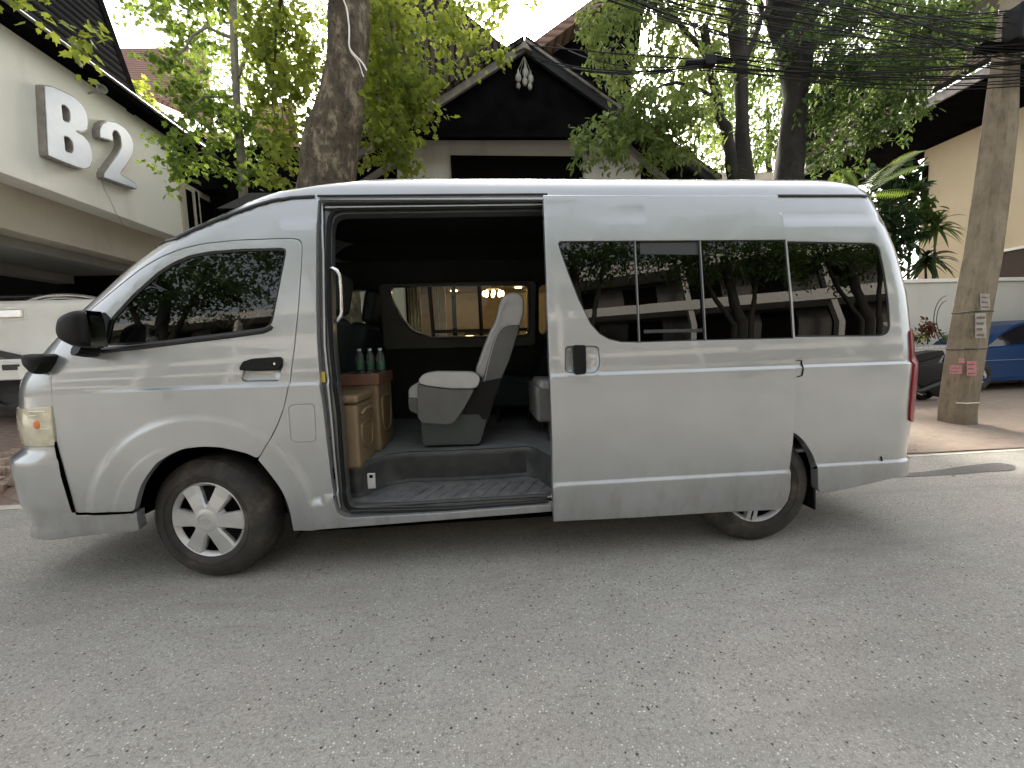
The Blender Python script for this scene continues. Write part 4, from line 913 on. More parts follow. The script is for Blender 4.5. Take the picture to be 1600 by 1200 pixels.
b = MB(); b.box((XB-.2, 0.2, zt+.002), (XB+.22, yc+.45, zt+.10)); b.build('gutter', M['blackwood'], bl, bevel=.02)
b = MB(); b.tube([(XB+.24, .2, zt+.10), (XB+.24, yc+.45, zt+.10)], .02, 8); b.build('gutter_edge', simple('gutter_edge', (.25, .25, .25), .3), bl)
TT = atY(136, -40, ye); kx = float(TT[0]-XB); kz = float(TT[2]-zt)
b = MB(); b.quadbox([(XB+.12, -.5, zt+.12), (XB+.12, ye, zt+.12), (XB+kx, ye, zt+kz), (XB+kx, -.5, zt+kz)], (-.06, 0, -.06)); b.build('roof', M['r_dark'], bl)
b = MB(); b.quadbox([(XB+.14, ye+.002, zt+.02), (XB+.14, ye+.12, zt+.02), (XB+kx, ye+.12, zt+kz+.1), (XB+kx, ye+.002, zt+kz+.1)], (-.14, 0, -.05)); b.quadbox([(XB-.05, ye-.10, zt+.11), (XB+kx-.05, ye-.10, zt+kz-.2), (XB-4.2, ye-.10, zt+.11)], (0, .05, 0)); b.build('barge_board', M['blackwood'], bl)
b = MB(); p = atX(158, 140, XB+.30); b.lathe([(.001, -.02), (.035, -.02), (.05, .0), (.05, .07), (.044, .07), (.04, .03), (.001, .03)], p, (.6, -.5, -.2), 16); b.tube([p, p+[-.2, .05, -.02]], .012, 6); b.build('eave_lamp', M['w_grey'], bl, smooth=True)
b = MB(); b.tube([atX(u, v, XB+.002) for u, v in ((152, 262), (158, 278), (163, 296), (172, 312), (180, 330), (192, 350), (200, 358))], .003, 4); b.build('wall_crack', simple('crack', (.22, .20, .17), .9), bl)
# letters
def letter(name, outer, holes, label):
    Xf_ = XB+.09; s_ = 2.667
    def cv(P): return [np.array(bx(u/s_, v/s_, Xf_)) for u, v in P]
    O = densify(roundpoly(cv(outer), .025), .04); H = [densify(roundpoly(cv(h), .02), .04) for h in holes]
    root = empty(name, (XB, float(np.mean(np.array(O)[:, 0])), float(np.min(np.array(O)[:, 1]))), label, 'sign letter', 'raised letters on the white fascia')
    for nm, oo, hh, x0, x1, mt in (('letter_body', O, H, XB+.003, Xf_-.004, M['sign_side']), ('letter_face', offset(O, -.016), [offset(h, .012) for h in H], Xf_-.004, Xf_+.004, M['sign_face'])):
        vo_, F_, loops = cdt_region(oo, hh, [], .3); n_ = len(vo_); b = MB()
        b.add([(x1, p[0], p[1]) for p in vo_], F_); b.add([(x0, p[0], p[1]) for p in vo_], F_)
        for L in loops:
            k = len(L); b.add([(x1, p[0], p[1]) for p in L]+[(x0, p[0], p[1]) for p in L], [(i, (i+1) % k, k+(i+1) % k, k+i) for i in range(k)])
        b.build(nm, mt, root)
M['sign_side'] = simple('sign_side_metal', (.26, .235, .21), .5, 0, var=.3); M['sign_face'] = simple('sign_face_metal', (.66, .72, .80), .35, 0, var=.06)
letter('sign_letter', [(180, 352), (215, 357), (260, 377), (310, 402), (345, 436), (366, 480), (370, 520), (364, 545), (345, 553), (318, 548), (345, 562), (372, 592), (386, 632), (388, 672), (376, 700), (352, 708), (320, 700), (255, 675), (196, 650)],
       [[(258, 438), (276, 444), (288, 462), (290, 495), (284, 508), (264, 502)], [(268, 568), (286, 574), (300, 592), (304, 622), (296, 636), (274, 630)]], 'raised letter B with a pale metal face, the left one of the sign')
letter('sign_letter', [(414, 574), (411, 540), (421, 514), (446, 501), (480, 507), (518, 530), (546, 566), (560, 610), (552, 650), (528, 690), (503, 724), (568, 764), (571, 791), (430, 742), (430, 720), (456, 682), (490, 636), (504, 606), (500, 570), (488, 548), (476, 545), (470, 560), (474, 592)], [], 'raised numeral 2 with a pale metal face, right of the B')

# ------------------------------------------------------------------ house behind it along the side lane
h2 = empty('side_house', (XB-2, 9, 0), 'beige house with dark windows and grey sheet roof behind the sign building', 'house')
z2 = bx(283, 281)[1]
b = MB(); b.box((XB-5, yc+.02, 0), (XB-.02, 15, z2)); b.build('wall', M['w_beige'], h2)
for u0, u1, v0, v1 in ((286, 300, 286, 352), (306, 340, 298, 372)):
    y0, y1 = bx(u0, v0)[0], bx(u1, v0)[0]; zz = bx(u0, v0+4)[1]
    b = MB(); b.box((XB-.12, y0, zz-2.0), (XB+.004, y1, zz-.03)); b.build('window', M['dark'], h2)
    b = MB(); b.box((XB-.02, y1+.003, zz-2.05), (XB+.03, y1+.12, zz+.02)); b.box((XB-.02, y0-.123, zz-2.05), (XB+.03, y0-.003, zz+.02)); b.build('window_frame', M['w_beige'], h2)
b = MB(); b.quadbox([(XB+.30, yc+.5, z2+.02), (XB+.30, 15, z2+.02), (XB+.34, 15, z2+.55), (XB+.34, yc+.5, z2+.55)], (-.6, 0, 0)); b.build('eave', M['blackwood'], h2)
b = MB(); b.quadbox([(XB+.40, yc+.46, z2+.56), (XB+.40, 9.2, z2+.56), (XB-1.9, 9.2, z2+2.5), (XB-1.9, yc+.1, z2+2.5)], (-.05, 0, -.08)); b.build('roof', M['r_blue'], h2)
b = MB(); b.quadbox([(XB+.42, 9.21, z2+.4), (XB-1.9, 9.21, z2+2.7), (XB-4.3, 9.21, z2+.4)], (0, .12, 0)); b.quadbox([(XB+.3, 9.4, z2+.55), (XB+.3, 15, z2+.55), (XB-1.2, 15, z2+2.2), (XB-1.2, 9.4, z2+2.2)], (-.05, 0, -.08)); b.build('rear_roof', M['blackwood'], h2)
for i, (pts, Yd, lab) in enumerate((([(160, 76), (318, 74), (330, 190), (240, 150), (200, 128)], 15, 'red tiled roof of a house rising behind the grey sheet roof'), ([(392, 165), (455, 158), (470, 250), (415, 262), (395, 215)], 17, 'red tiled roof glimpsed between leaves left of the big trunk'))):
    P = [atY(u, v, Yd+(240-v)*.02) for u, v in pts]; root = empty('distant_house', (P[0][0], Yd+2, 0), lab, 'house')
    b = MB(); b.quadbox(P, (0, .2, -.15)); b.build('roof', M['r_red'], root)
    zl_ = min(p[2] for p in P); x0 = min(p[0] for p in P); x1 = max(p[0] for p in P); b = MB(); b.box((x0+.1, Yd+2.4, 0), (x1-.1, Yd+6, zl_+.3)); b.build('wall', M['w_beige'], root)

# ------------------------------------------------------------------ the gabled house straight behind
HY = 6.0
gh_ = empty('gabled_house', (2, HY+3, 0), 'white house with a black front gable and steep dark roofs, directly behind the van', 'house')
def hp(u, v, Y=HY): return atY(u, v, Y)
def slab(name, pts, Y, th, mat, par=gh_, bev=0): b = MB(); b.quadbox([hp(u, v, Y) for u, v in pts], (0, th, 0)); return b.build(name, mat, par, bevel=bev)
slab('gable_boarding', [(820, 84), (622, 208.5), (616, 214), (1006, 214), (998, 208.5)], HY-.60, .12, M['blackwood'])
# front wall with the lobby opening: pieces round it
zW = float(hp(800, 212)[2]); xl_, xr_ = float(hp(620, 260)[0]), float(hp(1001, 260)[0]); OX0, OX1, OZ = -1.4, 4.6, 2.75
b = MB(); b.box((xl_, HY, OZ), (xr_, HY+.2, zW+.25)); b.box((xl_, HY, 0), (OX0, HY+.2, OZ)); b.box((OX1, HY, 0), (xr_, HY+.2, OZ)); b.build('front_wall', M['w_house'], gh_)
b = MB(); w0, w1 = hp(708.5, 248, HY-.03), hp(906, 248, HY-.03); zt_ = float(w0[2]); b.box((float(w0[0]), HY-.03, zt_-1.0), (float(w1[0]), HY-.004, zt_)); wi = b.build('window', M['dark'], gh_)
b = MB(); x0, x1 = float(w0[0]), float(w1[0])
b.box((x0-.05, HY-.06, zt_), (x1+.05, HY-.004, zt_+.05)); b.box((x0-.05, HY-.06, zt_-1.0), (x0, HY-.004, zt_-.001)); b.box((x1, HY-.06, zt_-1.0), (x1+.05, HY-.004, zt_-.001)); b.box((x0+.1, HY-.045, zt_-.16), (x1-.01, HY-.031, zt_-.12)); b.box(((x0+x1)/2-.03, HY-.045, zt_-1), ((x0+x1)/2+.03, HY-.031, zt_-.17)); b.build('window_frame', M['blackwood'], wi)
# side wings in shade, then the inner rafters
wz = zW+.1
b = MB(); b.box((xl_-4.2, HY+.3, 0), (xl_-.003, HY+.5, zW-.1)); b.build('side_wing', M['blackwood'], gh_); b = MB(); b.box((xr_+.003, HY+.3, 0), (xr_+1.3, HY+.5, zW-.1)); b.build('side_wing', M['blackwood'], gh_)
slab('rafter', [(640, 232), (647, 236), (540, 306), (528, 304)], HY-.10, .1, M['w_grey']); slab('rafter', [(975, 226), (983, 224), (1058, 290), (1046, 290)], HY-.10, .1, M['w_grey'])
M['barge'] = simple('barge_board', (.17, .15, .135), .6, var=.45, scale=5)
slab('barge_board', [(819, 63), (819, 80), (420, 337), (420, 322)], HY-.75, .07, M['barge']); slab('barge_board', [(821, 64), (1128, 283), (1128, 297), (821, 82)], HY-.75, .07, simple('barge_board_dark', (.03, .031, .033), .5, spec=.1))
slab('barge_capping', [(819, 58), (819, 62.8), (420, 321.8), (420, 317)], HY-.79, .12, M['r_brown']); slab('barge_capping', [(821, 59), (1128, 278), (1128, 282.8), (821, 63.8)], HY-.79, .12, M['barge'])
def roofplane(name, a, b_, mat):
    A = hp(*a, HY-.70); B_ = hp(*b_, HY-.70); b = MB(); b.quadbox([A, B_, B_+[0, 9, 0], A+[0, 9, 0]], (0, 0, .12)); return b.build(name, mat, gh_)
roofplane('roof', (819, 66), (420, 323), M['r_dark']); roofplane('roof', (821, 66), (1128, 284), M['r_dark'])
slab('finial', [(806, 80), (819, 62), (832, 80), (819, 74)], HY-.82, .10, M['barge'])
# taller roofs behind
def lean(pts, Y0, k, th, mat, name):
    b = MB(); b.quadbox([atY(u, v, Y0+(200-v)*k) for u, v in pts], (0, th, 0)); return b.build(name, mat, gh_)
lean([(560, -80), (640, -55), (812, 92), (690, 178), (548, 262), (500, 140)], HY+.6, .006, .15, M['r_brown'], 'tall_roof')
lean([(836, 74), (1015, -52), (996, 90), (978, 186), (862, 104)], HY+.8, .0, .15, M['blackwood'], 'tall_gable')
lean([(824, 72), (1020, -70), (1024, -56), (838, 80)], HY+.3, .0, .6, M['r_red'], 'tall_roof_edge')
# hanging gourd ornaments
orn = empty('hanging_ornament', hp(819, 84, HY-.75), 'cluster of pale carved gourds hanging under the gable peak', 'ornament')
mo_ = simple("pale_wood", (.27, .26, .23), .6, var=.3)
for u, v, s_ in ((810, 120, 1), (821, 112, 1.1), (829, 122, 1), (820, 126, .9), (810, 133, .7), (828, 134, .75)):
    p = hp(u, v, HY-.78+random.uniform(-.04, .04)); b = MB(); b.lathe([(.001, -.10*s_), (.03*s_, -.085*s_), (.055*s_, -.03*s_), (.045*s_, .02*s_), (.02*s_, .06*s_), (.012*s_, .12*s_), (.001, .13*s_)], p, seg=14); b.tube([p+[0, 0, .12*s_], hp(819, 88, HY-.72)], .004, 4); b.build('gourd', mo_, orn, smooth=True)
# lit lobby seen through the van windows
b = MB(); b.box((OX0-1, HY+3.6, 0), (OX1+1, HY+3.8, 3.0)); b.box((OX0-1.2, HY+.2, 0), (OX0-1, HY+3.8, 3)); b.box((OX1+1, HY+.2, 0), (OX1+1.2, HY+3.8, 3)); b.build('lobby_wall', simple('lobby_wall', (.42, .34, .22), .7), gh_)
b = MB(); b.box((OX0-1, HY+.2, 2.80), (OX1+1, HY+3.6, 2.9)); b.build('lobby_ceiling', simple('lobby_ceiling', (.36, .31, .24), .7), gh_)
b = MB(); b.box((OX0-1, HY+.2, .1), (OX1+1, HY+3.6, .14)); b.build('lobby_floor', simple('lobby_floor', (.12, .08, .05), .3), gh_)
cur = simple('curtain', (.60, .52, .36), .8, var=.2, scale=3)
for x0, x1 in ((-.1, .25), (.55, .8)):
    b = MB(); k = 24; v = []; 
    for i in range(k+1):
        x = x0+(x1-x0)*i/k; y = HY+1.2+.04*math.sin(i*1.3); v += [(x, y, .15), (x, y, 2.78)]
    b.add(v, [(2*i, 2*i+2, 2*i+3, 2*i+1) for i in range(k)]); b.build('curtain', cur, gh_, smooth=True)
b = MB(); b.box((-2.2, HY+.9, .1), (-.35, HY+1.0, 2.79)); b.build('lobby_screen', simple('brown_screen', (.14, .09, .055), .6), gh_)
b = MB(); b.box((1.15, HY+2.6, .14), (2.6, HY+3.0, 1.7)); b.build('reception_counter', simple('dark_wood', (.05, .03, .02), .4), gh_)
for x in (OX0, 1.0, 2.9, OX1-.08):
    b = MB(); b.box((x, HY+.02, .1), (x+.08, HY+.14, OZ)); b.build('door_frame', M['blackwood'], gh_)
def emit(name, col, s_):
    n = NT(name); n.set(Base_Color=col, Emission_Color=col); n.b.inputs['Emission Strength'].default_value = s_; return n.m
M['lamp'] = emit('warm_lamp', (1, .70, .34), 3.2)
ch = empty('chandelier', (1.9, HY+1.7, 2.79), 'glowing chandelier in the lobby seen through the van windows', 'chandelier')
b = MB(); b.lathe([(.03, 0), (.03, -.12), (.16, -.16), (.17, -.18), (.02, -.19)], (1.9, HY+1.7, 2.80), seg=16); b.build('stem', M['barge'], ch)
for i in range(8):
    a = i*math.pi/4; b = MB(); b.ellipsoid((1.9+.22*math.cos(a), HY+1.7+.22*math.sin(a), 2.52), (.045, .045, .07), 10, 8); b.build('lamp', M['lamp'], ch, smooth=True)
for x_, y_ in ((-.2, 2.2), (.9, 3.0), (1.3, 1.4), (2.6, 2.6), (3.4, 1.6), (3.0, 3.2)):
    b = MB(); b.lathe([(.001, 0), (.09, 0), (.09, -.02), (.001, -.02)], (x_, HY+y_, 2.79), seg=16); b.build('downlight', M['lamp'], gh_)
b = MB(); b.box((3.3, HY+1.9, 1.9), (3.42, HY+2.02, 2.12)); b.build('wall_lamp', M['lamp'], gh_)

# ------------------------------------------------------------------ right: garden wall, cream house, planter
gw = empty('garden_wall', (14, 6.1, 0), 'cream plastered garden wall behind the utility pole', 'wall')
zc_ = float(atY(1500, 441, 6.0)[2])
b = MB(); b.box((8.2, 6.0, 0), (24, 6.18, zc_)); b.build('wall', stucco('garden_wall_plaster', (.62, .61, .54), streak=.2), gw)
b = MB(); b.box((8.15, 5.95, zc_+.002), (24, 6.23, zc_+.08)); b.build('coping', M['w_white'], gw, bevel=.01)
XR_ = 14.2
def cx_(u, v, X=XR_): p = atX(u, v, X); return float(p[1]), float(p[2])
rh = empty('cream_house', (XR_+3, 9, 0), 'cream house with a deep black eave at the right edge', 'house')
yb = cx_(1441, 300)[0]; zt2 = cx_(1537, 197)[1]
b = MB(); b.box((XR_, 3.5, 0), (XR_+5, yb, zt2+.2)); b.build('wall', M['w_cream'], rh)
b = MB(); y0, y1 = cx_(1450, 280)[0], cx_(1441, 280)[0]; z0, z1 = cx_(1447, 305)[1], cx_(1447, 259)[1]; b.box((XR_-.03, y0, z0-.6), (XR_+.1, y1-.002, z1)); b.build('window', M['dark'], rh)
y1, z1 = cx_(1550, 117, XR_-1.4); y2, z2_ = cx_(1250, 268, XR_-1.4)
b = MB(); b.quadbox([(XR_-1.4, 2.5, z1), (XR_-1.4, y2, z1), (XR_+.3, y2, zt2-.05), (XR_+.3, 2.5, zt2-.05)], (0, 0, .14)); b.build('eave_soffit', M['blackwood'], rh)
b = MB(); b.box((XR_-1.46, 2.5, z1), (XR_-1.403, y2, z1+.22)); b.build('fascia_board', M['barge'], rh)
b = MB(); b.quadbox([(XR_-1.5, 2.5, z1+.24), (XR_-1.5, y2, z1+.24), (XR_+2.5, y2-.5, z1+4.5), (XR_+2.5, 2.5, z1+4.5)], (0, 0, .12)); b.build('roof', M['r_brown'], rh)
b = MB(); q = cx_(1600, 384); b.box((XR_-.05, 3.6, q[1]-.06), (XR_-.003, cx_(1562, 384)[0], q[1])); b.build('ledge', M['w_white'], rh)
b = MB(); b.box((XR_-.02, 3.6, q[1]-2.4), (XR_-.003, cx_(1562, 384)[0], q[1]-.063)); b.build('opening', simple('brown_shade', (.05, .035, .028), .8), rh)
sp_ = empty('spired_house', (10, 14, 0), 'black steep roof peak half hidden by leaves right of the trees', 'house')
b = MB(); b.quadbox([atY(u, v, 11.5) for u, v in ((1346, 84), (1308, 150), (1262, 262), (1440, 262), (1385, 160))], (0, 1.5, 0)); b.build('roof', M['blackwood'], sp_)
b = MB(); b.box((8.5, 11.6, 0), (13, 14, float(atY(1300, 268, 11.5)[2]))); b.build('wall', M['w_beige'], sp_)
# planter
PY = 5.3
pl0, pl1 = atY(1405, 540, PY), atY(1492, 540, PY)
pt_ = empty('brick_planter', ((pl0[0]+pl1[0])/2, PY+.2, .1), 'white painted brick planter at the foot of the garden wall', 'planter')
n = NT('white_brick'); br = n.new('ShaderNodeTexBrick'); n.link(n.coord(), br.inputs['Vector']); br.inputs['Scale'].default_value = 4
tcn = n.n['Mapping']; tcn.inputs['Rotation'].default_value = (rad(90), 0, 0)
for k_, c_ in (('Color1', (.50, .49, .44, 1)), ('Color2', (.58, .57, .5, 1)), ('Mortar', (.22, .20, .17, 1))): br.inputs[k_].default_value = c_
n.set(Base_Color=br.outputs[0], Roughness=.8)
b = MB(); b.box((pl0[0], PY, .05), (pl1[0], PY+.16, pl0[2]-.02)); b.box((pl0[0], PY+.5, .05), (pl1[0], PY+.66, pl0[2]-.02)); b.box((pl1[0]-.16, PY+.161, .05), (pl1[0], PY+.499, pl0[2]-.02)); b.build('brickwork', n.m, pt_, bevel=.006)
b = MB(); b.box((pl0[0], PY+.161, .05), (pl1[0]-.161, PY+.499, pl0[2]-.08)); b.build('soil', M['dirt'], pt_)

# ------------------------------------------------------------------ foliage
def leafmat(name, c1, c2, tr, trw=.45):
    n = NT(name); g = n.new('ShaderNodeNewGeometry'); col = n.ramp(g.outputs['Random Per Island'], [(0, c1), (.75, c2), (1, tuple(x*1.35 for x in c2))])
    n.set(Base_Color=col, Roughness=.45); n.b.inputs['Specular IOR Level'].default_value = .35
    t = n.new('ShaderNodeBsdfTranslucent'); n.link(n.mix(.5, col, tr), t.inputs[0]); mx = n.new('ShaderNodeMixShader'); mx.inputs[0].default_value = trw
    n.link(n.b.outputs[0], mx.inputs[1]); n.link(t.outputs[0], mx.inputs[2]); n.link(mx.outputs[0], n.out.inputs[0]); return n.m
M['leafA'] = leafmat('leaf_green', (.035, .085, .018), (.085, .15, .028), (.36, .46, .07), .5)
M['leafB'] = leafmat('leaf_yellow_green', (.06, .11, .02), (.14, .19, .03), (.55, .60, .08), .55)
M['leafC'] = leafmat('leaf_dark', (.022, .055, .015), (.05, .095, .022), (.20, .27, .06), .4)
M['leafD'] = leafmat('leaf_deep', (.010, .026, .010), (.022, .045, .014), (.06, .12, .03), .25)
M['leafB2'] = leafmat('leaf_light_green', (.06, .105, .03), (.13, .19, .05), (.36, .42, .10), .45); M['leafA2'] = leafmat('leaf_mid_green', (.035, .07, .022), (.08, .125, .035), (.26, .34, .07), .42)
M['bark'] = None
n = NT('bark'); v = n.coord(scale=(1, 1, .55)); f = n.noise(v, 5, 8, .7); g = n.noise(v, 22, 6, .7)
n.set(Base_Color=n.mix(n.ramp(g, [(.5, 0.0), (.62, .7)]), n.ramp(f, [(.36, (.045, .036, .023)), (.50, (.095, .076, .050)), (.60, (.26, .215, .15))]), (.024, .019, .012)), Roughness=.9); n.bump(n.mix(.5, f, g), .9, .03); M['bark'] = n.m
n = NT('bark_dark'); v = n.coord(scale=(1, 1, .5)); f = n.noise(v, 6, 8, .7); n.set(Base_Color=n.ramp(f, [(.35, (.008, .007, .005)), (.7, (.032, .027, .020))]), Roughness=.9); n.bump(f, .9, .03); M['bark2'] = n.m
LEAF = np.array([[0, 0, 0], [-.20, .18, .03], [-.42, .30, .04], [-.27, .52, .05], [-.30, .74, .04], [-.10, .72, .02], [0, 1.0, -.06], [.10, .72, .02], [.30, .74, .04], [.27, .52, .05], [.42, .30, .04], [.20, .18, .03], [0, .45, -.03]])
LEAFF = [(0, 1, 2, 12), (2, 3, 12, 2), (12, 3, 4, 5), (12, 5, 6, 7), (12, 7, 8, 9), (12, 9, 10, 12), (12, 10, 11, 0)]
LEAFQ = [(0, 1, 2, 12), (12, 2, 3, 4), (12, 4, 5, 6), (12, 6, 7, 8), (12, 8, 9, 10), (12, 10, 11, 0)]
SIMPLE = np.array([[0, 0, 0], [-.22, .35, .05], [-.14, .75, .03], [0, 1, -.06], [.14, .75, .03], [.22, .35, .05]]); SIMPQ = [(0, 1, 2, 3), (0, 3, 4, 5)]
def rotm(d, up, roll):
    y = d/np.linalg.norm(d, axis=1, keepdims=True); x = np.cross(y, up); x /= np.linalg.norm(x, axis=1, keepdims=True)+1e-9; z = np.cross(x, y)
    c, s_ = np.cos(roll)[:, None], np.sin(roll)[:, None]; return np.stack([x*c+z*s_, y, -x*s_+z*c], 1)
def leaves(name, blobs, mat, parent, size=.10, per=14, shape=None, droop=.5, clump=.16, seed=0):
    """blobs: (centre, radii, number of sprays)"""
    g = np.random.default_rng(seed); Pc = []; 
    for c, r_, nn in blobs:
        d = g.normal(size=(nn, 3)); d /= np.linalg.norm(d, axis=1, keepdims=True); rr_ = g.uniform(.25, 1, (nn, 1))**.55
        Pc.append(np.array(c)+d*rr_*np.array(r_))
    Pc = np.concatenate(Pc); k = len(Pc); out = g.normal(size=(k, 3)); out[:, 2] -= .3
    out /= np.linalg.norm(out, axis=1, keepdims=True)
    t = np.tile(np.linspace(0, 1, per), k); P = np.repeat(Pc, per, 0)+np.repeat(out, per, 0)*(t[:, None]*clump*2)+g.normal(size=(k*per, 3))*clump*.32
    dr = np.repeat(out, per, 0)*.5+g.normal(size=(k*per, 3))*.7; dr[:, 2] -= droop
    up = np.tile([0, 0, 1.0], (k*per, 1))+g.normal(size=(k*per, 3))*.35
    R_ = rotm(dr, up, g.normal(size=k*per)*.4); s_ = size*g.uniform(.55, 1.25, k*per)
    L, Q = shape if shape else (LEAF, LEAFQ)
    V = P[:, None, :]+np.einsum('vj,njk->nvk', L, R_)*s_[:, None, None]
    V = V.reshape(-1, 3); nF = (np.array(Q)[None]+(np.arange(k*per)*len(L))[:, None, None]).reshape(-1, 4)
    me = bpy.data.meshes.new(name); me.vertices.add(len(V)); me.vertices.foreach_set('co', V.ravel()); me.loops.add(len(nF)*4); me.loops.foreach_set('vertex_index', nF.ravel()); me.polygons.add(len(nF)); me.polygons.foreach_set('loop_start', np.arange(0, len(nF)*4, 4)); me.update(calc_edges=True); me.materials.append(mat)
    return link(bpy.data.objects.new(name, me), parent), Pc
def limb(b, pts, r0, r1, seg=10, wob=.03):
    P = [np.array(p, float) for p in pts]; P = densify(P, .25, False); k = len(P); R_ = [r0+(r1-r0)*i/(k-1) for i in range(k)]
    P = [p+np.array([random.uniform(-wob, wob) for _ in range(3)])*(0 < i < k-1) for i, p in enumerate(P)]; b.tube(P, [r*random.uniform(.93, 1.07) for r in R_], seg)
def trunk_px(name, rows, Y, mat, root, base_z=0):
    """rows (v, left u, right u) bottom to top at depth Y"""
    pts = []; R_ = []
    for v, a, c in rows:
        p = atY((a+c)/2, v, Y); q = atY(a, v, Y); pts.append(p); R_.append(float(abs(p[0]-q[0])))
    pts = [np.array([pts[0][0], Y, base_z]), np.array([pts[0][0], Y, base_z+.25])]+pts; R_ = [R_[0]*1.5, R_[0]*1.12]+R_
    pp = densify(pts, .12, False); cum = np.cumsum([0]+[np.linalg.norm(pp[i+1]-pp[i]) for i in range(len(pp)-1)]); key = np.cumsum([0]+[np.linalg.norm(pts[i+1]-pts[i]) for i in range(len(pts)-1)]); rr_ = np.interp(cum, key, R_)
    b = MB(); seg = 22; g = np.random.default_rng(3); v = []
    for i, p in enumerate(pp):
        for k in range(seg):
            a = 2*math.pi*k/seg; w = 1+.07*math.sin(2*a+i*.25)+.05*math.sin(5*a+i*.4)+g.normal()*.018; v.append((p[0]+rr_[i]*w*math.cos(a), p[1]+rr_[i]*w*math.sin(a), p[2]+g.normal()*.004))
    f = [(i*seg+k, i*seg+(k+1) % seg, (i+1)*seg+(k+1) % seg, (i+1)*seg+k) for i in range(len(pp)-1) for k in range(seg)]; b.add(v, f+[tuple((len(pp)-1)*seg+k for k in range(seg))])
    return b.build(name, mat, root, smooth=True, angle=80), pts, R_
T1Y = 3.1
def tree(label, rows, Y, mat, base_z, limbs, crowns, cat='tree', lsize=.10, lm='leafA', per=14, seed=1, group=None, shape=None, droop=.5, clump=.15, dens=.8):
    p0 = atY((rows[0][1]+rows[0][2])/2, rows[0][0], Y); root = empty('tree', (float(p0[0]), Y, base_z), label, cat, group)
    tk, pts, R_ = trunk_px('trunk', rows, Y, mat, root, base_z)
    for L in limbs[1:]:
        b = MB(); limb(b, [x if len(x) == 3 and not isinstance(x, tuple) else atY(x[0], x[1], x[2]) for x in L[0]], L[1], L[2]); b.build('limb', mat, root, smooth=True, angle=80)
    b = MB()
    for L in limbs[:1]: limb(b, [x if len(x) == 3 and not isinstance(x, tuple) else atY(x[0], x[1], x[2]) for x in L[0]], L[1], L[2])
    blobs = []
    for (u, v, Yc, ru, rv, rY, nn) in crowns:
        c = atY(u, v, Yc); sc = np.linalg.norm(atY(u+10, v, Yc)-c)/10; blobs.append((c, (ru*sc, rY, rv*sc), max(3, int(nn*dens))))
    o, Pc = leaves('crown', blobs, M[lm], root, lsize, per, shape, droop, clump, seed)
    b.build('limb', mat, root, smooth=True, angle=80); b = MB()
    for q in Pc[::7]:   # twigs run into the leaf clusters
        q = np.array(q); bl_ = min(blobs, key=lambda B: np.linalg.norm(np.array(B[0])-q)); c = np.array(bl_[0]); b.tube([c+(q-c)*.15, c+(q-c)*.6+[0, 0, .04], q], [.010, .007, .003], 5)
    tag(b.build('twigs', mat, root, smooth=True, angle=80), kind='stuff'); return root
t1 = tree('thick leaning tree trunk with blotched grey bark behind the cab roof', [(300, 468, 551), (280, 471, 551), (255, 472, 553), (225, 475, 557), (200, 482, 563), (180, 490, 566), (150, 500, 568), (100, 508, 574), (50, 513, 576), (0, 516, 575), (-60, 520, 574), (-160, 530, 580)], T1Y, M['bark'], .09,
     [([(545, -60, T1Y), (470, -60, T1Y-.6), (380, -40, T1Y-.8), (300, -30, T1Y-.5)], .09, .03), ([(550, -90, T1Y), (640, -80, T1Y+.3), (760, -20, T1Y+.6)], .10, .02), ([(440, -30, T1Y+.4), (430, 60, T1Y+.6), (425, 170, T1Y+.7)], .025, .008), ([(620, -60, T1Y+.4), (615, 60, T1Y+.5), (600, 170, T1Y+.5)], .025, .008), ([(520, -100, T1Y), (400, -120, T1Y-1.5), (200, -100, T1Y-1.8)], .08, .02)],
     [(445, 60, 4.0, 60, 80, .8, 120), (440, 160, 3.9, 45, 70, .6, 90), (455, 235, 3.7, 25, 30, .3, 14), (612, 60, 3.9, 50, 75, .7, 130), (612, 160, 3.8, 48, 60, .6, 110), (605, 225, 3.6, 48, 28, .4, 45), (660, 130, 3.7, 35, 35, .5, 30), (680, 25, 4.4, 50, 35, .5, 35), (715, 45, 4.2, 45, 22, .4, 22), (760, 70, 4.0, 40, 18, .3, 16), (735, 12, 4.6, 55, 16, .3, 26), (800, 0, 4.8, 30, 18, .3, 12), (430, 265, 3.4, 30, 16, .3, 10), (70, 8, 2.0, 30, 8, .10, 5), (122, 64, 2.1, 10, 9, .08, 4), (30, -40, 1.9, 60, 25, .3, 12), (560, -140, 3.8, 160, 50, .8, 110), (300, -110, 2.6, 120, 30, .5, 40)], lm='leafB', lsize=.105, seed=11, dens=.62)
b = MB(); b.tube([atY(u, v, T1Y-.30) for u, v in roundpoly([(528, -20), (542, 12), (546, 45), (545, 75), (556, 88), (566, 97), (573, 110)], 8, False)], .009, 6); b.tube([atY(u, v, T1Y-.29) for u, v in roundpoly([(545, 45), (546, 80), (560, 95), (568, 120)], 8, False)], .006, 6)
tag(b.build('trunk_cable', M['w_white'], smooth=True), 'thin pale cable looped down the thick trunk', 'cable')
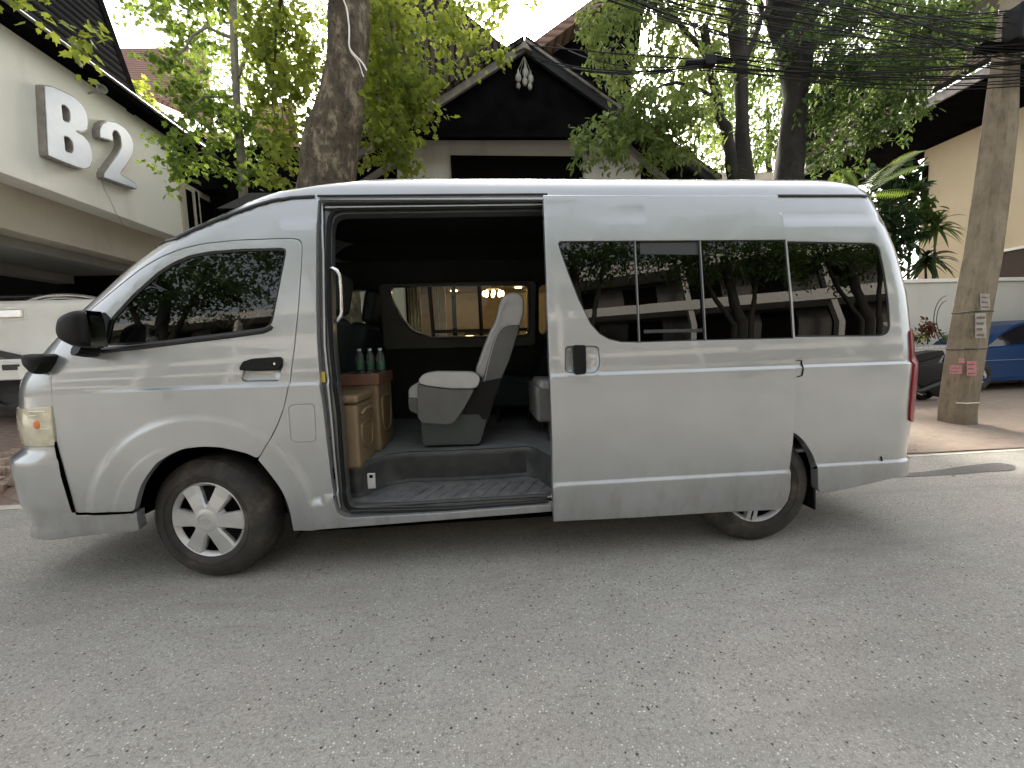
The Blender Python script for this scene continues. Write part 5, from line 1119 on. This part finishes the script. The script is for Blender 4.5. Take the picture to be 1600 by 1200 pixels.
t0 = tree('slim pale tree trunk rising between the sign building and thick trunk', [(330, 374, 388), (300, 374, 386), (245, 371, 384), (160, 364, 376), (90, 361, 372), (20, 360, 370), (-60, 358, 368)], 4.2, simple('pale_bark', (.23, .21, .17), .85, var=.35, scale=9, bump=.5, bscale=20), .3,
     [([(365, 60, 4.2), (320, 40, 4.1), (270, 90, 4.0)], .03, .01), ([(372, 120, 4.2), (400, 60, 4.3), (420, 0, 4.3)], .03, .01), ([(368, 150, 4.2), (320, 150, 4.0), (290, 170, 3.9)], .02, .006)],
     [(305, 120, 4.3, 42, 55, .6, 85), (320, 175, 4.2, 38, 30, .4, 40), (300, 240, 3.6, 38, 26, .35, 34), (290, 262, 3.5, 20, 14, .2, 10), (350, 200, 4.1, 25, 28, .3, 22), (395, 210, 4.1, 32, 40, .4, 36), (330, 40, 4.6, 60, 45, .8, 60), (290, -10, 4.4, 70, 35, .8, 60), (400, 20, 4.5, 50, 50, .6, 50), (410, 265, 4.0, 25, 22, .3, 14), (230, 20, 4.8, 60, 30, .6, 22), (360, -80, 4.4, 110, 40, .7, 80)], lm='leafA', lsize=.10, seed=5, dens=.55)
tree('nearer of the two dark trunks right of the gable, forked low', [(300, 1142, 1177), (276, 1143, 1175), (250, 1147, 1172), (220, 1148, 1169), (180, 1150, 1168), (130, 1148, 1168), (60, 1140, 1164), (0, 1136, 1162), (-80, 1130, 1160)], 5.0, M['bark2'], .09,
     [([(1147, 280, 5.0), (1136, 220, 4.95), (1122, 165, 4.9), (1108, 110, 4.9), (1100, 40, 4.9)], .10, .07), ([(1160, 100, 5), (1190, 30, 5.2), (1230, -40, 5.4)], .07, .02), ([(1120, 150, 4.9), (1060, 130, 4.4), (990, 150, 4.0), (940, 200, 3.8)], .035, .01), ([(1105, 90, 4.9), (1050, 20, 4.8), (960, -10, 4.6)], .05, .012)],
     [(1020, 170, 4.2, 70, 45, .7, 120), (950, 215, 3.9, 48, 28, .4, 46), (1060, 210, 4.3, 60, 38, .5, 80), (920, 245, 3.7, 22, 14, .2, 10), (1070, 130, 4.7, 55, 45, .6, 70), (990, 60, 5.0, 80, 50, .8, 110), (1080, 40, 5.2, 80, 60, .8, 130), (960, 0, 4.8, 60, 35, .6, 50), (1120, -60, 5.2, 140, 45, .8, 120), (1120, 245, 5.2, 25, 25, .3, 12), (950, 110, 5.2, 30, 30, .3, 20), (1020, 250, 4.2, 30, 16, .3, 16)], lm='leafB2', lsize=.12, seed=21, dens=.7, shape=(SIMPLE, SIMPQ), per=16)
tree('dark upright trunk standing farther right, behind the wires', [(300, 1212, 1252), (276, 1214, 1250), (220, 1219, 1254), (150, 1227, 1260), (100, 1222, 1264), (40, 1212, 1262), (0, 1205, 1258), (-80, 1195, 1250)], 5.6, M['bark2'], .09,
     [([(1240, 60, 5.6), (1290, 0, 5.4), (1380, -40, 5.0)], .10, .03), ([(1245, 120, 5.6), (1320, 90, 5.3), (1420, 80, 4.9)], .05, .015), ([(1225, 90, 5.6), (1195, 20, 5.8), (1170, -50, 6)], .08, .03)],
     [(1200, 70, 6.2, 80, 70, .7, 120), (1290, 150, 5.3, 45, 50, .6, 60), (1370, 130, 4.9, 60, 50, .7, 100), (1440, 90, 4.9, 60, 30, .5, 70), (1390, 180, 5.0, 50, 30, .5, 60), (1300, 235, 5.6, 50, 30, .6, 55), (1340, 50, 5.0, 110, 50, .9, 160), (1480, 40, 4.8, 80, 35, .5, 90), (1340, -60, 5.2, 180, 50, .8, 150), (1200, 200, 6.5, 50, 50, .5, 50), (1110, 150, 6.6, 60, 80, .5, 70)], lm='leafC', lsize=.12, seed=31, dens=.95, shape=(SIMPLE, SIMPQ), per=16)
# leafy backdrop trees far behind, letting sky through
bt = 0
for (u, v, Yc, ru, rv, nn, lab) in ((1200, 170, 15, 130, 110, 430, 'pale leafy tree far behind the two dark trunks'), (420, 60, 16, 120, 90, 150, 'hazy tree crown far behind, between sign building and trunk'), (1400, 40, 13, 170, 90, 380, 'dark tree crown far behind the utility wires'), (700, 20, 17, 110, 60, 120, 'sparse tree crown far behind the gable roof')):
    c = atY(u, v, Yc); root = empty('tree', (c[0], Yc, 0), lab, 'tree', 'trees far behind the houses'); sc = np.linalg.norm(atY(u+10, v, Yc)-c)/10
    leaves('crown', [(c, (ru*sc, 1.5, rv*sc), nn)], M['leafA' if bt != 2 else 'leafC'], root, .22, 14, (SIMPLE, SIMPQ), .4, .4, 40+bt); b = MB(); limb(b, [(c[0], Yc, 0), (c[0]+.2, Yc, c[2]*.5), (c[0], Yc, c[2])], .25, .08); b.build('trunk', M['bark2'], root, smooth=True, angle=80); bt += 1
# palm with a bright frond, shrubs, dracaena
def frond(b, base_, dirv, L, n_=26, w=.30, droop=.5, lw=.035):
    base_ = np.array(base_, float); d = np.array(dirv, float); d /= np.linalg.norm(d); side = np.cross(d, [0, 0, 1]); side /= np.linalg.norm(side)+1e-9; P = []
    for i in range(n_+1): t = i/n_; P.append(base_+d*L*t+np.array([0, 0, -droop*L*t*t]))
    b.tube(P, [.012*(1-.8*i/n_) for i in range(n_+1)], 5)
    for i in range(3, n_):
        t = i/n_; l = w*math.sin(math.pi*min(1, t*1.05))**.6+.04; tg = (P[i+1]-P[i-1]); tg /= np.linalg.norm(tg)
        for s_ in (-1, 1):
            e = side*s_*.9+tg*.55+np.array([0, 0, -.12-.25*t]); e /= np.linalg.norm(e); q = np.cross(e, side*s_*.2+np.array([0, 0, 1])); q = tg*lw*.5
            b.add([P[i]-q*.4, P[i]+e*l*.5+q-[0, 0, .01], P[i]+e*l-[0, 0, .05*l], P[i]+e*l*.5-q-[0, 0, .01]], [(0, 1, 2, 3)])
pc = atY(1343, 312, 6.4); palm = empty('palm', (pc[0], 6.4, .09), 'palm with feathered bright green fronds behind the van tail', 'palm')
b = MB(); limb(b, [(pc[0], 6.4, .09), (pc[0], 6.4, 1.5), tuple(pc)], .09, .06, 8, .01); b.build('stem', M['bark2'], palm, smooth=True)
for tx, ty, L_ in ((1446, 212, 0), (1452, 246, -.1), (1300, 250, .2), (1425, 300, -.1), (1275, 285, .3)):
    e = atY(tx, ty, 6.4+L_); L = np.linalg.norm(e-pc); b = MB(); frond(b, pc, (e-pc)+[0, 0, .42*L], L*1.15, 24, .46 if ty < 260 else .34, .38, .045); b.build('frond', M['leafB'] if (tx, ty) == (1446, 212) else M['leafA'], palm)
def strap_plant(name, label, cat, c, n_, L, mat, par_h, seed, w=.03, group=None):
    g = random.Random(seed); root = empty(name, (c[0], c[1], .09), label, cat, group); b = MB(); limb(b, [(c[0], c[1], par_h), (c[0]+.03, c[1], (par_h+c[2])/2), tuple(c)], .03, .022, 8, .01); b.build('stem', M['bark2'], root, smooth=True); b = MB()
    for i in range(n_):
        a = g.uniform(0, 6.28); el = g.uniform(-.5, 1.3); l = L*g.uniform(.6, 1.1); d = np.array([math.cos(a)*math.cos(el), math.sin(a)*math.cos(el), math.sin(el)]); P = [np.array(c)+[0, 0, g.uniform(-.18, .05)]]
        for k in range(1, 7): t = k/6; P.append(P[0]+d*l*t+np.array([0, 0, -.55*l*t*t]))
        sd_ = np.cross(d, [0, 0, 1]); sd_ /= np.linalg.norm(sd_)+1e-9; W = [w*.4, w, w*1.15, w, w*.8, w*.5, .001]; v = []
        for p, ww in zip(P, W): v += [p-sd_*ww+[0, 0, ww*.3], p, p+sd_*ww+[0, 0, ww*.3]]
        b.add(v, [(3*k+j, 3*k+j+1, 3*k+j+4, 3*k+j+3) for k in range(6) for j in (0, 1)])
    b.build('leaves', mat, root, smooth=True); return root
d1 = atY(1462, 352, 6.9); strap_plant('dracaena', 'spiky strap-leaved plant in front of the cream house wall', 'plant', d1, 60, .68, M['leafC'], .09, 3, .036)
d2 = atY(1448, 402, 6.7); strap_plant('dracaena', 'lower dark strap-leaved plant just above the garden wall top', 'plant', d2, 55, .60, M['leafD'], .09, 4, .045)
for i, (u, v, Yc, ru, rv, nn, lab, mt) in enumerate(((1395, 290, 7.3, 34, 28, 50, 'dark broad-leaved shrub behind the palm frond', 'leafD'), (1392, 365, 6.9, 28, 50, 70, 'dark tall shrub right behind the van rear corner', 'leafD'), (1425, 330, 7.1, 26, 40, 36, 'deep green shrub between palm and spiky plant', 'leafC'))):
    c = atY(u, v, Yc); sc = np.linalg.norm(atY(u+10, v, Yc)-c)/10; root = empty('shrub', (c[0], Yc, .09), lab, 'shrub'); leaves('foliage', [(c, (ru*sc, .35, rv*sc), nn)], M[mt], root, .22, 12, (SIMPLE, SIMPQ), .3, .15, 60+i); b = MB(); limb(b, [(c[0], Yc, .09), (c[0], Yc, c[2])], .04, .02, 8, .01); b.build('stem', M['bark2'], root, smooth=True)
c = atY(1451, 512, PY+.33); root = empty('croton', (c[0], PY+.33, c[2]-.2), 'red and brown leaved croton growing in the white planter', 'plant'); leaves('foliage', [(c, (.16, .12, .17), 22)], leafmat('croton_leaf', (.10, .03, .02), (.20, .09, .04), (.3, .1, .04), .3), root, .10, 9, (SIMPLE, SIMPQ), .1, .07, 71); b = MB(); b.tube([c-[0, 0, .35], c], .012, 6); b.build('stem', M['bark2'], root)
c = atY(1432, 527, PY+.25); root = empty('flowering_plant', (c[0], PY+.25, c[2]-.1), 'low plant with yellow flowers in the white planter', 'plant'); leaves('foliage', [(c, (.20, .10, .06), 16)], M['leafC'], root, .07, 8, (SIMPLE, SIMPQ), .0, .05, 72)
leaves('blossoms', [(c+[0, -.05, .03], (.18, .06, .04), 7)], simple('yellow_petal', (.65, .42, .04), .6), root, .05, 6, (SIMPLE, SIMPQ), -.3, .03, 73)
c = atY(1475, 527, PY+.25); root = empty('groundcover_plant', (c[0], PY+.25, c[2]-.1), 'sparse yellowish green sprigs at the right end of the planter', 'plant'); leaves('foliage', [(c, (.16, .10, .05), 10)], M['leafB'], root, .06, 7, (SIMPLE, SIMPQ), -.2, .04, 74)
c = atY(212, 150, 5.2); root = empty('creeper', (c[0], 5.2, c[2]-.4), 'creeper spilling over the black gutter beside the roof edge', 'creeper'); leaves('foliage', [(c, (.28, .3, .22), 34), (atY(228, 190, 5.1), (.22, .3, .18), 22)], M['leafB'], root, .085, 10, None, .3, .09, 75)

# ------------------------------------------------------------------ utility pole and cables
UPY = 2.62
n = NT('pole_concrete'); v = n.coord(); f = n.noise(v, 3, 7, .65); g = n.noise(n.coord(scale=(3, 3, .8)), 6, 6, .7)
n.set(Base_Color=n.mix(n.ramp(g, [(.5, 0.0), (.68, .6)]), n.ramp(f, [(.3, (.14, .115, .078)), (.7, (.26, .215, .15))]), (.07, .055, .038)), Roughness=.9); n.bump(g, .4, .01); M['pole'] = n.m
pole = empty('utility_pole', atY(1495, 652, UPY)*[1, 1, 0]+[0, 0, .09], 'leaning grimy concrete utility pole with pasted notices, right of the van', 'pole')
rows = [(662, 1466, 1524), (640, 1467, 1524), (569, 1477, 1535), (500, 1488, 1545), (440, 1499, 1556), (400, 1507, 1563), (300, 1522, 1576), (200, 1536, 1587), (110, 1548, 1590), (20, 1562, 1600), (-80, 1578, 1612)]
b = MB(); v = []
for vv, a, c in rows:
    p = atY((a+c)/2, vv, UPY); q = atY(a, vv, UPY); r_ = abs(p[0]-q[0])*.60
    for x, y in ((-1, -.62), (-.55, -1), (.55, -1), (1, -.62), (1, .62), (.55, 1), (-.55, 1), (-1, .62)): v.append((p[0]+r_*x, UPY+r_*y, p[2]))
v[:8] = [(x, y, .03) for x, y, z in v[:8]]
b.add(v, [(i*8+k, i*8+(k+1) % 8, (i+1)*8+(k+1) % 8, (i+1)*8+k) for i in range(len(rows)-1) for k in range(8)]+[tuple((len(rows)-1)*8+k for k in range(8))]); b.build('shaft', M['pole'], pole, smooth=True, angle=20)
pk = simple('pink_notice', (.42, .17, .18), .8, var=.25, scale=40); wh = simple('paper_notice', (.30, .285, .25), .8, var=.3, scale=25); ink = simple('notice_ink', (.14, .10, .09), .8)
def polecenter(v_):
    us = [(a+c)/2 for _, a, c in rows][::-1]; vs_ = [r[0] for r in rows][::-1]; ws_ = [(c-a)/2 for _, a, c in rows][::-1]; u = np.interp(v_, vs_, us); w = np.interp(v_, vs_, ws_); return u, w
def notice(u0, v0, u1, v1, mat, name, lines=3, k=0):
    """pasted on the near face of the pole"""
    vm = (v0+v1)/2; _, w = polecenter(vm); c = atY(polecenter(vm)[0], vm, UPY); r_ = abs(atY(polecenter(vm)[0]-w, vm, UPY)[0]-c[0])*.60; yy = UPY-r_-.004
    P = [atY(u0, v0, yy), atY(u1, v0, yy), atY(u1, v1, yy), atY(u0, v1, yy)]; b = MB(); b.quadbox(P, (0, .003, 0)); o = b.build(name, mat, pole)
    b = MB(); W = P[1]-P[0]; H = P[3]-P[0]
    for i in range(lines):
        t = (i+.6)/(lines+.3); a = P[0]+H*t+W*.1; bb = P[0]+H*t+W*random.uniform(.6, .9); e = H*.10; b.quadbox([a, bb, bb+e, a+e], (0, -.0015, 0))
    b.build('print', ink, o)
notice(1484, 571, 1503, 584, pk, 'pink_notice', 2); notice(1498, 560, 1507, 567, pk, 'pink_notice', 1); notice(1511, 564, 1526, 587, pk, 'pink_notice', 3); notice(1532, 459, 1547, 484, wh, 'paper_notice', 3); notice(1524, 489, 1541, 528, wh, 'paper_notice', 4)
for v_ in (488, 545):
    b = MB(); u, w = polecenter(v_); c = atY(u, v_, UPY); r_ = abs(atY(u-w, v_, UPY)[0]-c[0])*.60+.004; b.tube([(c[0]+r_*x, UPY+r_*y, c[2]) for x, y in ((-1, -.62), (-.55, -1), (.55, -1), (1, -.62), (1, .62), (.55, 1), (-.55, 1), (-1, .62))], .007, 5, close=True)
    b.build('wire_band', M['steel'], pole)
b = MB(); u, w = polecenter(627); c = atY(u, 627, UPY); r_ = abs(atY(u-w, 627, UPY)[0]-c[0])*.60+.003; b.tube([(c[0]+r_*x, UPY+r_*y, c[2]) for x, y in ((-1, -.62), (-.55, -1), (.5, -1))], .006, 5); b.build('paint_line', M['w_white'], pole)
b = MB(); b.quadbox([atY(1535, 66, UPY-.3), atY(1640, 60, UPY-.3), atY(1640, 72, UPY-.3), atY(1535, 77, UPY-.3)], (0, .10, 0)); b.build('cross_arm', M['blackwood'], pole, bevel=.01)
b = MB(); q = atY(1596, 40, UPY-.35); b.box(q-[.14, .1, .20], q+[.14, .1, .20]); b.build('junction_box', M['black'], pole, bevel=.03)
def cable(p0, p1, sag, r_, lab, grp, name='overhead_cable', k=18):
    p0 = np.array(p0, float); p1 = np.array(p1, float); P = [p0+(p1-p0)*t-np.array([0, 0, sag*4*t*(1-t)]) for t in np.linspace(0, 1, k)]
    b = MB(); b.tube(P, r_, 6); return tag(b.build(name, M['rubber'], smooth=True), lab, 'cable', grp)
g = random.Random(5); pa = atY(1572, 78, UPY-.2)
def cable_pts(P, r_, lab, grp):
    P = [np.array(p, float) for p in P]; P = roundpoly(P, 6, False, 10); b = MB(); b.tube(P, r_, 6); return tag(b.build('overhead_cable', M['rubber'], smooth=True), lab, 'cable', grp)
for i in range(36):   # strands from the pole, sagging, then climbing to the next pole up and to the left
    f_ = g.random(); Yb = g.uniform(1.6, 2.6); st = pa+[g.uniform(-.1, .1), g.uniform(-.2, .1), g.uniform(-.25, .45)]; st0 = st+[1.6, -.15, g.uniform(-.2, .3)]
    mid = atY(g.uniform(1180, 1330), 118-f_*150+g.uniform(-12, 12), Yb); en = atY(g.uniform(830, 950), -60+(1-f_)*55+g.uniform(-10, 8), Yb-.5); far_ = en+(en-mid)*.9+np.array([0, 0, .6])
    cable_pts([st0, st, mid, en, far_], g.choice([.003, .004, .0055]), 'black cable of the sagging bundle running left from the utility pole', 'overhead cable bundle')
jb = atY(1108, 96, 2.9)
for i in range(12):
    e = atY(g.uniform(960, 1120), g.uniform(100, 118), 3.2); cable(pa+[1.2, -.1, g.uniform(-.35, .0)], jb+[g.uniform(-.1, .1), g.uniform(-.05, .05), g.uniform(-.12, .1)], g.uniform(.05, .35), .006, 'black cable between the pole and the hanging splice box', 'cables to the splice box')
for i in range(6):
    cable(jb+[0, 0, g.uniform(-.06, .04)], atY(g.uniform(700, 900), g.uniform(60, 116), 6.0), g.uniform(.02, .25), .009, 'black cable running from the splice box toward the gabled house', 'cables to the gabled house')
b = MB(); b.box(jb-[.07, .05, .06], jb+[.07, .05, .06]); b.tube([jb+[-.3, 0, -.02], jb+[.3, 0, .02]], .035, 8); tag(b.build('splice_box', M['black'], bevel=.02), 'black cable splice box hanging in the wires in front of the trees', 'junction box')
b = MB(); p = atY(1500, 470, UPY-.25)
for k_ in (1.0, .8): b.tube([atY(1485-22*k_*math.sin(a)-4, 500-38*k_*math.cos(a), UPY-.2) for a in np.linspace(.1, 3.0, 16)], .004, 5)
tag(b.build('wire_loop', M['rubber'], smooth=True), 'loose thin wire looping off the left side of the utility pole', 'wire')

# ------------------------------------------------------------------ blue car
def car(name, label, cat, origin, prof_body, prof_glass, W, bodym, flip=1, wheels=(.36, 2.9), R=.30, yaw=0):
    root = empty(name, origin, label, cat); root.rotation_euler.z = 0; X0, Y0, Z0 = origin
    def ext(P, y0, y1, ins_top=0):
        b = MB(); k = len(P); zt_ = max(p[1] for p in P); zb_ = min(p[1] for p in P)
        def iy(z): return ins_top*((z-zb_)/(zt_-zb_))**1.4
        b.add([(X0+x, Y0+y0+iy(z), Z0+z) for x, z in P]+[(X0+x, Y0+y1-iy(z), Z0+z) for x, z in P], [tuple(range(k))[::-1], tuple(range(k, 2*k))]+[(i, (i+1) % k, k+(i+1) % k, k+i) for i in range(k)]); return b
    pb = roundpoly(prof_body, .09); cut_ = []
    ext(pb, 0, W, .05).build('body', bodym, root, bevel=.05, segs=3)
    ext(roundpoly(prof_glass, .08), .10, W-.10, .16).build('cabin', bodym, root, bevel=.05, segs=3)
    gi = [(x, z) for x, z in prof_glass]; c = np.mean(gi, 0); P = [tuple(c+(np.array(q)-c)*[.90, .80]) for q in gi]
    # side glass lies on the leaning cabin side
    zt_ = max(p[1] for p in prof_glass); zb_ = min(p[1] for p in prof_glass); b = MB(); k = len(P)
    def yy(z): return .10+.16*max(0, (z-zb_)/(zt_-zb_))**1.4-.006
    P = densify(roundpoly(P, .05), .08); k = len(P); b.add([(X0+x, Y0+yy(z), Z0+z) for x, z in P]+[(X0+x, Y0+yy(z)+.03, Z0+z) for x, z in P], [tuple(range(k))]+[(i, (i+1) % k, k+(i+1) % k, k+i) for i in range(k)]); b.build('side_window', M['glass_car'], root)
    for wx in wheels:
        for y in (0.0, W-.19):
            b = MB(); b.lathe([(R*.55, .0), (R*.62, -.01), (R*.9, .0), (R, .03), (R, .16), (R*.9, .19), (R*.3, .19)], (X0+wx, Y0+y, Z0+R), (0, 1, 0), 36, False); w_ = b.build('wheel', M['tyre'], root, smooth=True, angle=40)
            b = MB(); b.lathe([(R*.58, .02), (R*.5, .0), (R*.15, .01), (.001, .0)], (X0+wx, Y0+y, Z0+R), (0, 1, 0), 24, False); b.build('rim', M['hub'], w_, smooth=True)
    return root, X0, Y0, Z0
n = NT('blue_car_paint'); n.set(Base_Color=(.0, .030, .11), Metallic=.0, Roughness=.3); n.b.inputs['Specular IOR Level'].default_value = .15; n.b.inputs['Coat Weight'].default_value = .0; M['bluecar'] = n.m
n = NT('car_glass'); n.set(Base_Color=(.010, .010, .013), Roughness=.05); M['glass_car'] = n.m
cp = atZ(1530, 612, .09); CY = float(cp[1]); CX = float(atY(1508, 560, CY)[0])-.02
bc, X0, Y0, Z0 = car('blue_car', 'shiny blue car parked beyond the utility pole at the right edge', 'car', (CX, CY, .09),
    [(0, .22), (.0, .50), (.06, .74), (.5, .84), (1.2, .90), (3.2, .90), (4.1, .76), (4.25, .5), (4.25, .22)], [(.45, .80), (.95, 1.12), (1.4, 1.30), (2.0, 1.39), (2.8, 1.36), (3.6, .86)], 1.68, M['bluecar'])
b = MB(); b.tube([(X0+.1, Y0-.005, Z0+.60), (X0+4.0, Y0-.005, Z0+.62)], .010, 6); b.build('side_trim', simple('bluetrim', (.10, .2, .35), .3), bc)
b = MB(); b.box((X0+.15, Y0-.004, Z0+.2), (X0+4.1, Y0+.1, Z0+.26)); b.build('side_skirt', M['bluecar'], bc)
b = MB(); b.box((X0+1.85, Y0-.02, Z0+.74), (X0+2.02, Y0+.01, Z0+.78)); b.build('door_handle', M['bluecar'], bc, bevel=.008)

# ------------------------------------------------------------------ white pickup behind the van nose
pk_m = simple('white_car_paint', (.70, .70, .66), .3, var=.05, coat=.6)
PYk = 3.0; gz = .58
pick = empty('pickup_truck', (-6.2, PYk+2, gz), 'white pickup with a chrome handle and bed rail, cut off by the left frame edge', 'pickup')
def pkb(name, u0, v0, u1, v1, Y, th, mat, bev=.03, par=pick):
    a = atY(u0, v0, Y); c = atY(u1, v1, Y); b = MB(); b.box((min(a[0], c[0]), Y, min(a[2], c[2])), (max(a[0], c[0]), Y+th, max(a[2], c[2]))); return b.build(name, mat, par, bevel=bev, segs=3)
pkb('bed', -190, 473, 170, 556, PYk, 1.7, pk_m, .05); pkb('bed_lower', -190, 557, 172, 566, PYk+.06, 1.6, M['trim'], .005); pkb('bumper', -190, 567, 150, 590, PYk-.10, 1.7, pk_m, .02)
pkb('chassis', -190, 592, 160, 612, PYk+.2, 1.3, M['seam'], .01)
pkb('handle', -30, 484.5, 35, 496, PYk-.03, .04, M['chrome'], .012); pkb('handle_recess', -36, 481, 40, 500, PYk-.006, .01, M['w_white'], .003)
pkb('step_pad', 2, 570, 30, 578, PYk-.11, .05, M['trim'], .004); pkb('number_plate', 27, 573, 44, 592, PYk-.13, .02, M['w_white'], .004)
b = MB(); b.quadbox([atY(-40, 540, PYk-.04), atY(-40, 550, PYk-.04), atY(33, 565, PYk-.04), atY(34, 556, PYk-.04)], (0, .05, 0)); b.build('tail_trim', M['trim'], pick, bevel=.01)
for Yq in (PYk+.1, PYk+1.5):
    b = MB(); P = roundpoly([(40, 471), (62, 464), (85, 460.5), (110, 460.5), (135, 463), (168, 470)], 14, False); b.tube([atY(u, v, Yq) for u, v in P], .018, 8); P = roundpoly([(60, 470), (84, 465), (112, 465.5), (165, 473)], 14, False); b.tube([atY(u, v, Yq) for u, v in P], .016, 8); b.build('bed_rail', M['chrome'], pick, smooth=True)
b = MB(); b.box(tuple(atY(-190, 471, PYk+.3)), tuple(atY(60, 459, PYk+.3)+[0, 1.2, 0])); b.build('bed_cover', M['trim'], pick, bevel=.03)
for u_, Yq in ((10, PYk+.05), (10, PYk+1.35), (-140, PYk+.05), (-140, PYk+1.35)):
    c = atY(u_, 600, Yq); z_ = gz-.02+.36; b = MB(); R = .36; b.lathe([(R*.55, .0), (R*.62, -.01), (R*.9, .0), (R, .03), (R, .2), (R*.9, .23), (R*.3, .23)], (c[0], Yq, z_), (0, 1, 0), 36, False); w_ = b.build('wheel', M['tyre'], pick, smooth=True, angle=40); b = MB(); b.lathe([(R*.58, .03), (R*.2, .05), (.001, .05)], (c[0], Yq, z_), (0, 1, 0), 20, False); b.build('rim', M['wheeldark'], w_)

# ------------------------------------------------------------------ black motorcycle between the van tail and the pole
my = 4.05
mt = empty('motorcycle', (float(atY(1440, 600, my)[0]), my+.2, .09), 'black motorcycle parked between the van tail and the utility pole', 'motorcycle')
def mp(u, v, Y=my): return atY(u, v, Y)
c = mp(1392, 596); R = .27
for cc, nm in ((mp(1382, 594), 'front_wheel'), (mp(1463, 596), 'rear_wheel')):
    z_ = .09+R; b = MB(); b.tube([(cc[0]+R*.88*math.cos(a), my+.2, z_+R*.88*math.sin(a)) for a in np.linspace(0, 2*math.pi, 33)[:-1]], .038, 8, close=True); w_ = b.build(nm, M['rubber'], mt, smooth=True)
    b = MB(); b.tube([(cc[0]+R*.72*math.cos(a), my+.2, z_+R*.72*math.sin(a)) for a in np.linspace(0, 2*math.pi, 33)[:-1]], .012, 6, close=True)
    for i in range(10): a = i*math.pi/5; b.tube([(cc[0], my+.2, z_), (cc[0]+R*.72*math.cos(a), my+.2, z_+R*.72*math.sin(a))], .005, 4)
    b.build('spokes', M['chrome'], w_)
def mpr(name, P, y0, y1, mat, r_=.03, bev=.02):
    o = prism(P, y0, y1, my, r_).build(name, mat, mt, bevel=bev, segs=3); return o
gl_ = simple('gloss_black', (.0025, .0025, .003), .3, coat=.15, spec=.15)
mpr('side_cowl', [(1418, 576), (1450, 569), (1486, 566), (1492, 600), (1476, 622), (1462, 616), (1446, 604), (1422, 598)], my+.06, my+.30, gl_, .04, .02)
mpr('seat', [(1395, 562), (1420, 560), (1450, 552), (1482, 547), (1486, 555), (1450, 565), (1400, 572)], my+.08, my+.34, M['black']); mpr('tail_fairing', [(1398, 573), (1450, 566), (1484, 556), (1478, 566), (1440, 582), (1420, 600), (1400, 596)], my+.10, my+.32, gl_)
mpr('engine', [(1405, 598), (1440, 590), (1450, 600), (1445, 614), (1410, 616)], my+.08, my+.34, M['steel'], .02, .01); mpr('fender', [(1440, 588), (1458, 578), (1478, 584), (1484, 598), (1478, 596), (1460, 586), (1446, 600)], my+.14, my+.28, gl_, .02, .01)
b = MB(); b.tube([mp(1405, 612, my+.05), mp(1440, 610, my+.04), mp(1480, 594, my+.04)], [.025, .035, .035], 10); b.build('exhaust', M['steel'], mt, smooth=True)
b = MB(); b.tube([mp(1378, 590, my+.2), mp(1398, 552, my+.2), mp(1402, 540, my+.2)], .022, 8); b.tube([mp(1404, 541, my-.1), mp(1402, 540, my+.2), mp(1404, 541, my+.5)], .012, 8); b.build('handlebar', M['steel'], mt, smooth=True)
b = MB(); b.quadbox([mp(1426, 582, my+.07), mp(1437, 592, my+.07), mp(1434, 598, my+.07), mp(1424, 590, my+.07)], (0, .02, 0)); b.build('side_badge', M['chrome'], mt)

# ------------------------------------------------------------------ opposite side of the street (seen mirrored in the windows)
M['w_grey2'] = stucco('block_concrete', (.38, .37, .34))
ap = empty('apartment_block', (2, -19, 0), 'pale apartment block with long white balconies across the street', 'building')
b = MB(); b.box((-38, -26, 0), (30, -20.4, 11.7)); b.build('wall', simple('block_shade_wall', (.07, .065, .06), .8), ap)
for i in range(4):
    z = 2.9*(i+1)
    b = MB(); b.box((-38, -20.399, z-.18), (30, -18.9, z)); b.build('balcony_slab', M['w_grey2'], ap)
    b = MB(); b.box((-38, -18.99, z+.003), (30, -18.9, z+.55)); b.build('balcony_parapet', M['w_grey2'], ap)
    for j in range(18):
        x = -36.5+j*3.6; b = MB(); b.box((x, -20.39, z-2.7), (x+1.9, -20.3, z-.5)); b.build('window', M['dark'], ap)
for j in range(10):
    x = -37+j*7.2; b = MB(); b.box((x, -19.4, 0), (x+.28, -19.0, 11.7)); b.build('column', M['w_grey2'], ap)
ap.rotation_euler.z = rad(14); ap.location.y = -21
for i, (x, y, z, r_, lab) in enumerate(((-7.2, -9.0, 6.8, 3.1, 'low leafy street tree opposite the van nose'), (-3.0, -10.5, 8.6, 2.6, 'street tree with a dense crown opposite the van cab'), (4.6, -10.0, 8.3, 2.8, 'street tree with a high crown opposite the van side door'), (9.5, -9.5, 7.8, 2.7, 'street tree with a dark crown opposite the van tail'), (14.5, -10.0, 8.4, 3.0, 'broad street tree farther along the opposite side'), (20, -10, 8, 3.2, 'last street tree at the far end of the opposite side'))):
    root = empty('tree', (x, y, .12), lab, 'tree', 'street trees across the road')
    b = MB(); limb(b, [(x, y, .1), (x+.2, y, 3), (x+.1, y, z-.6)], .24, .12, 12); limb(b, [(x+.15, y, 3.2), (x+1.3, y+.3, z)], .1, .04); limb(b, [(x+.15, y, 3.6), (x-1.3, y+.2, z+.2)], .1, .04); b.build('trunk', M['bark2'], root, smooth=True, angle=80)
    leaves('crown', [((x, y, z), (r_, r_*.8, r_*.62), 420), ((x+1.2, y+.6, z-.9), (1.3, 1.0, .7), 90), ((x-1.4, y+.4, z-.7), (1.2, 1.0, .7), 80)], M['leafC'], root, .17, 12, (SIMPLE, SIMPQ), .4, .25, 80+i)
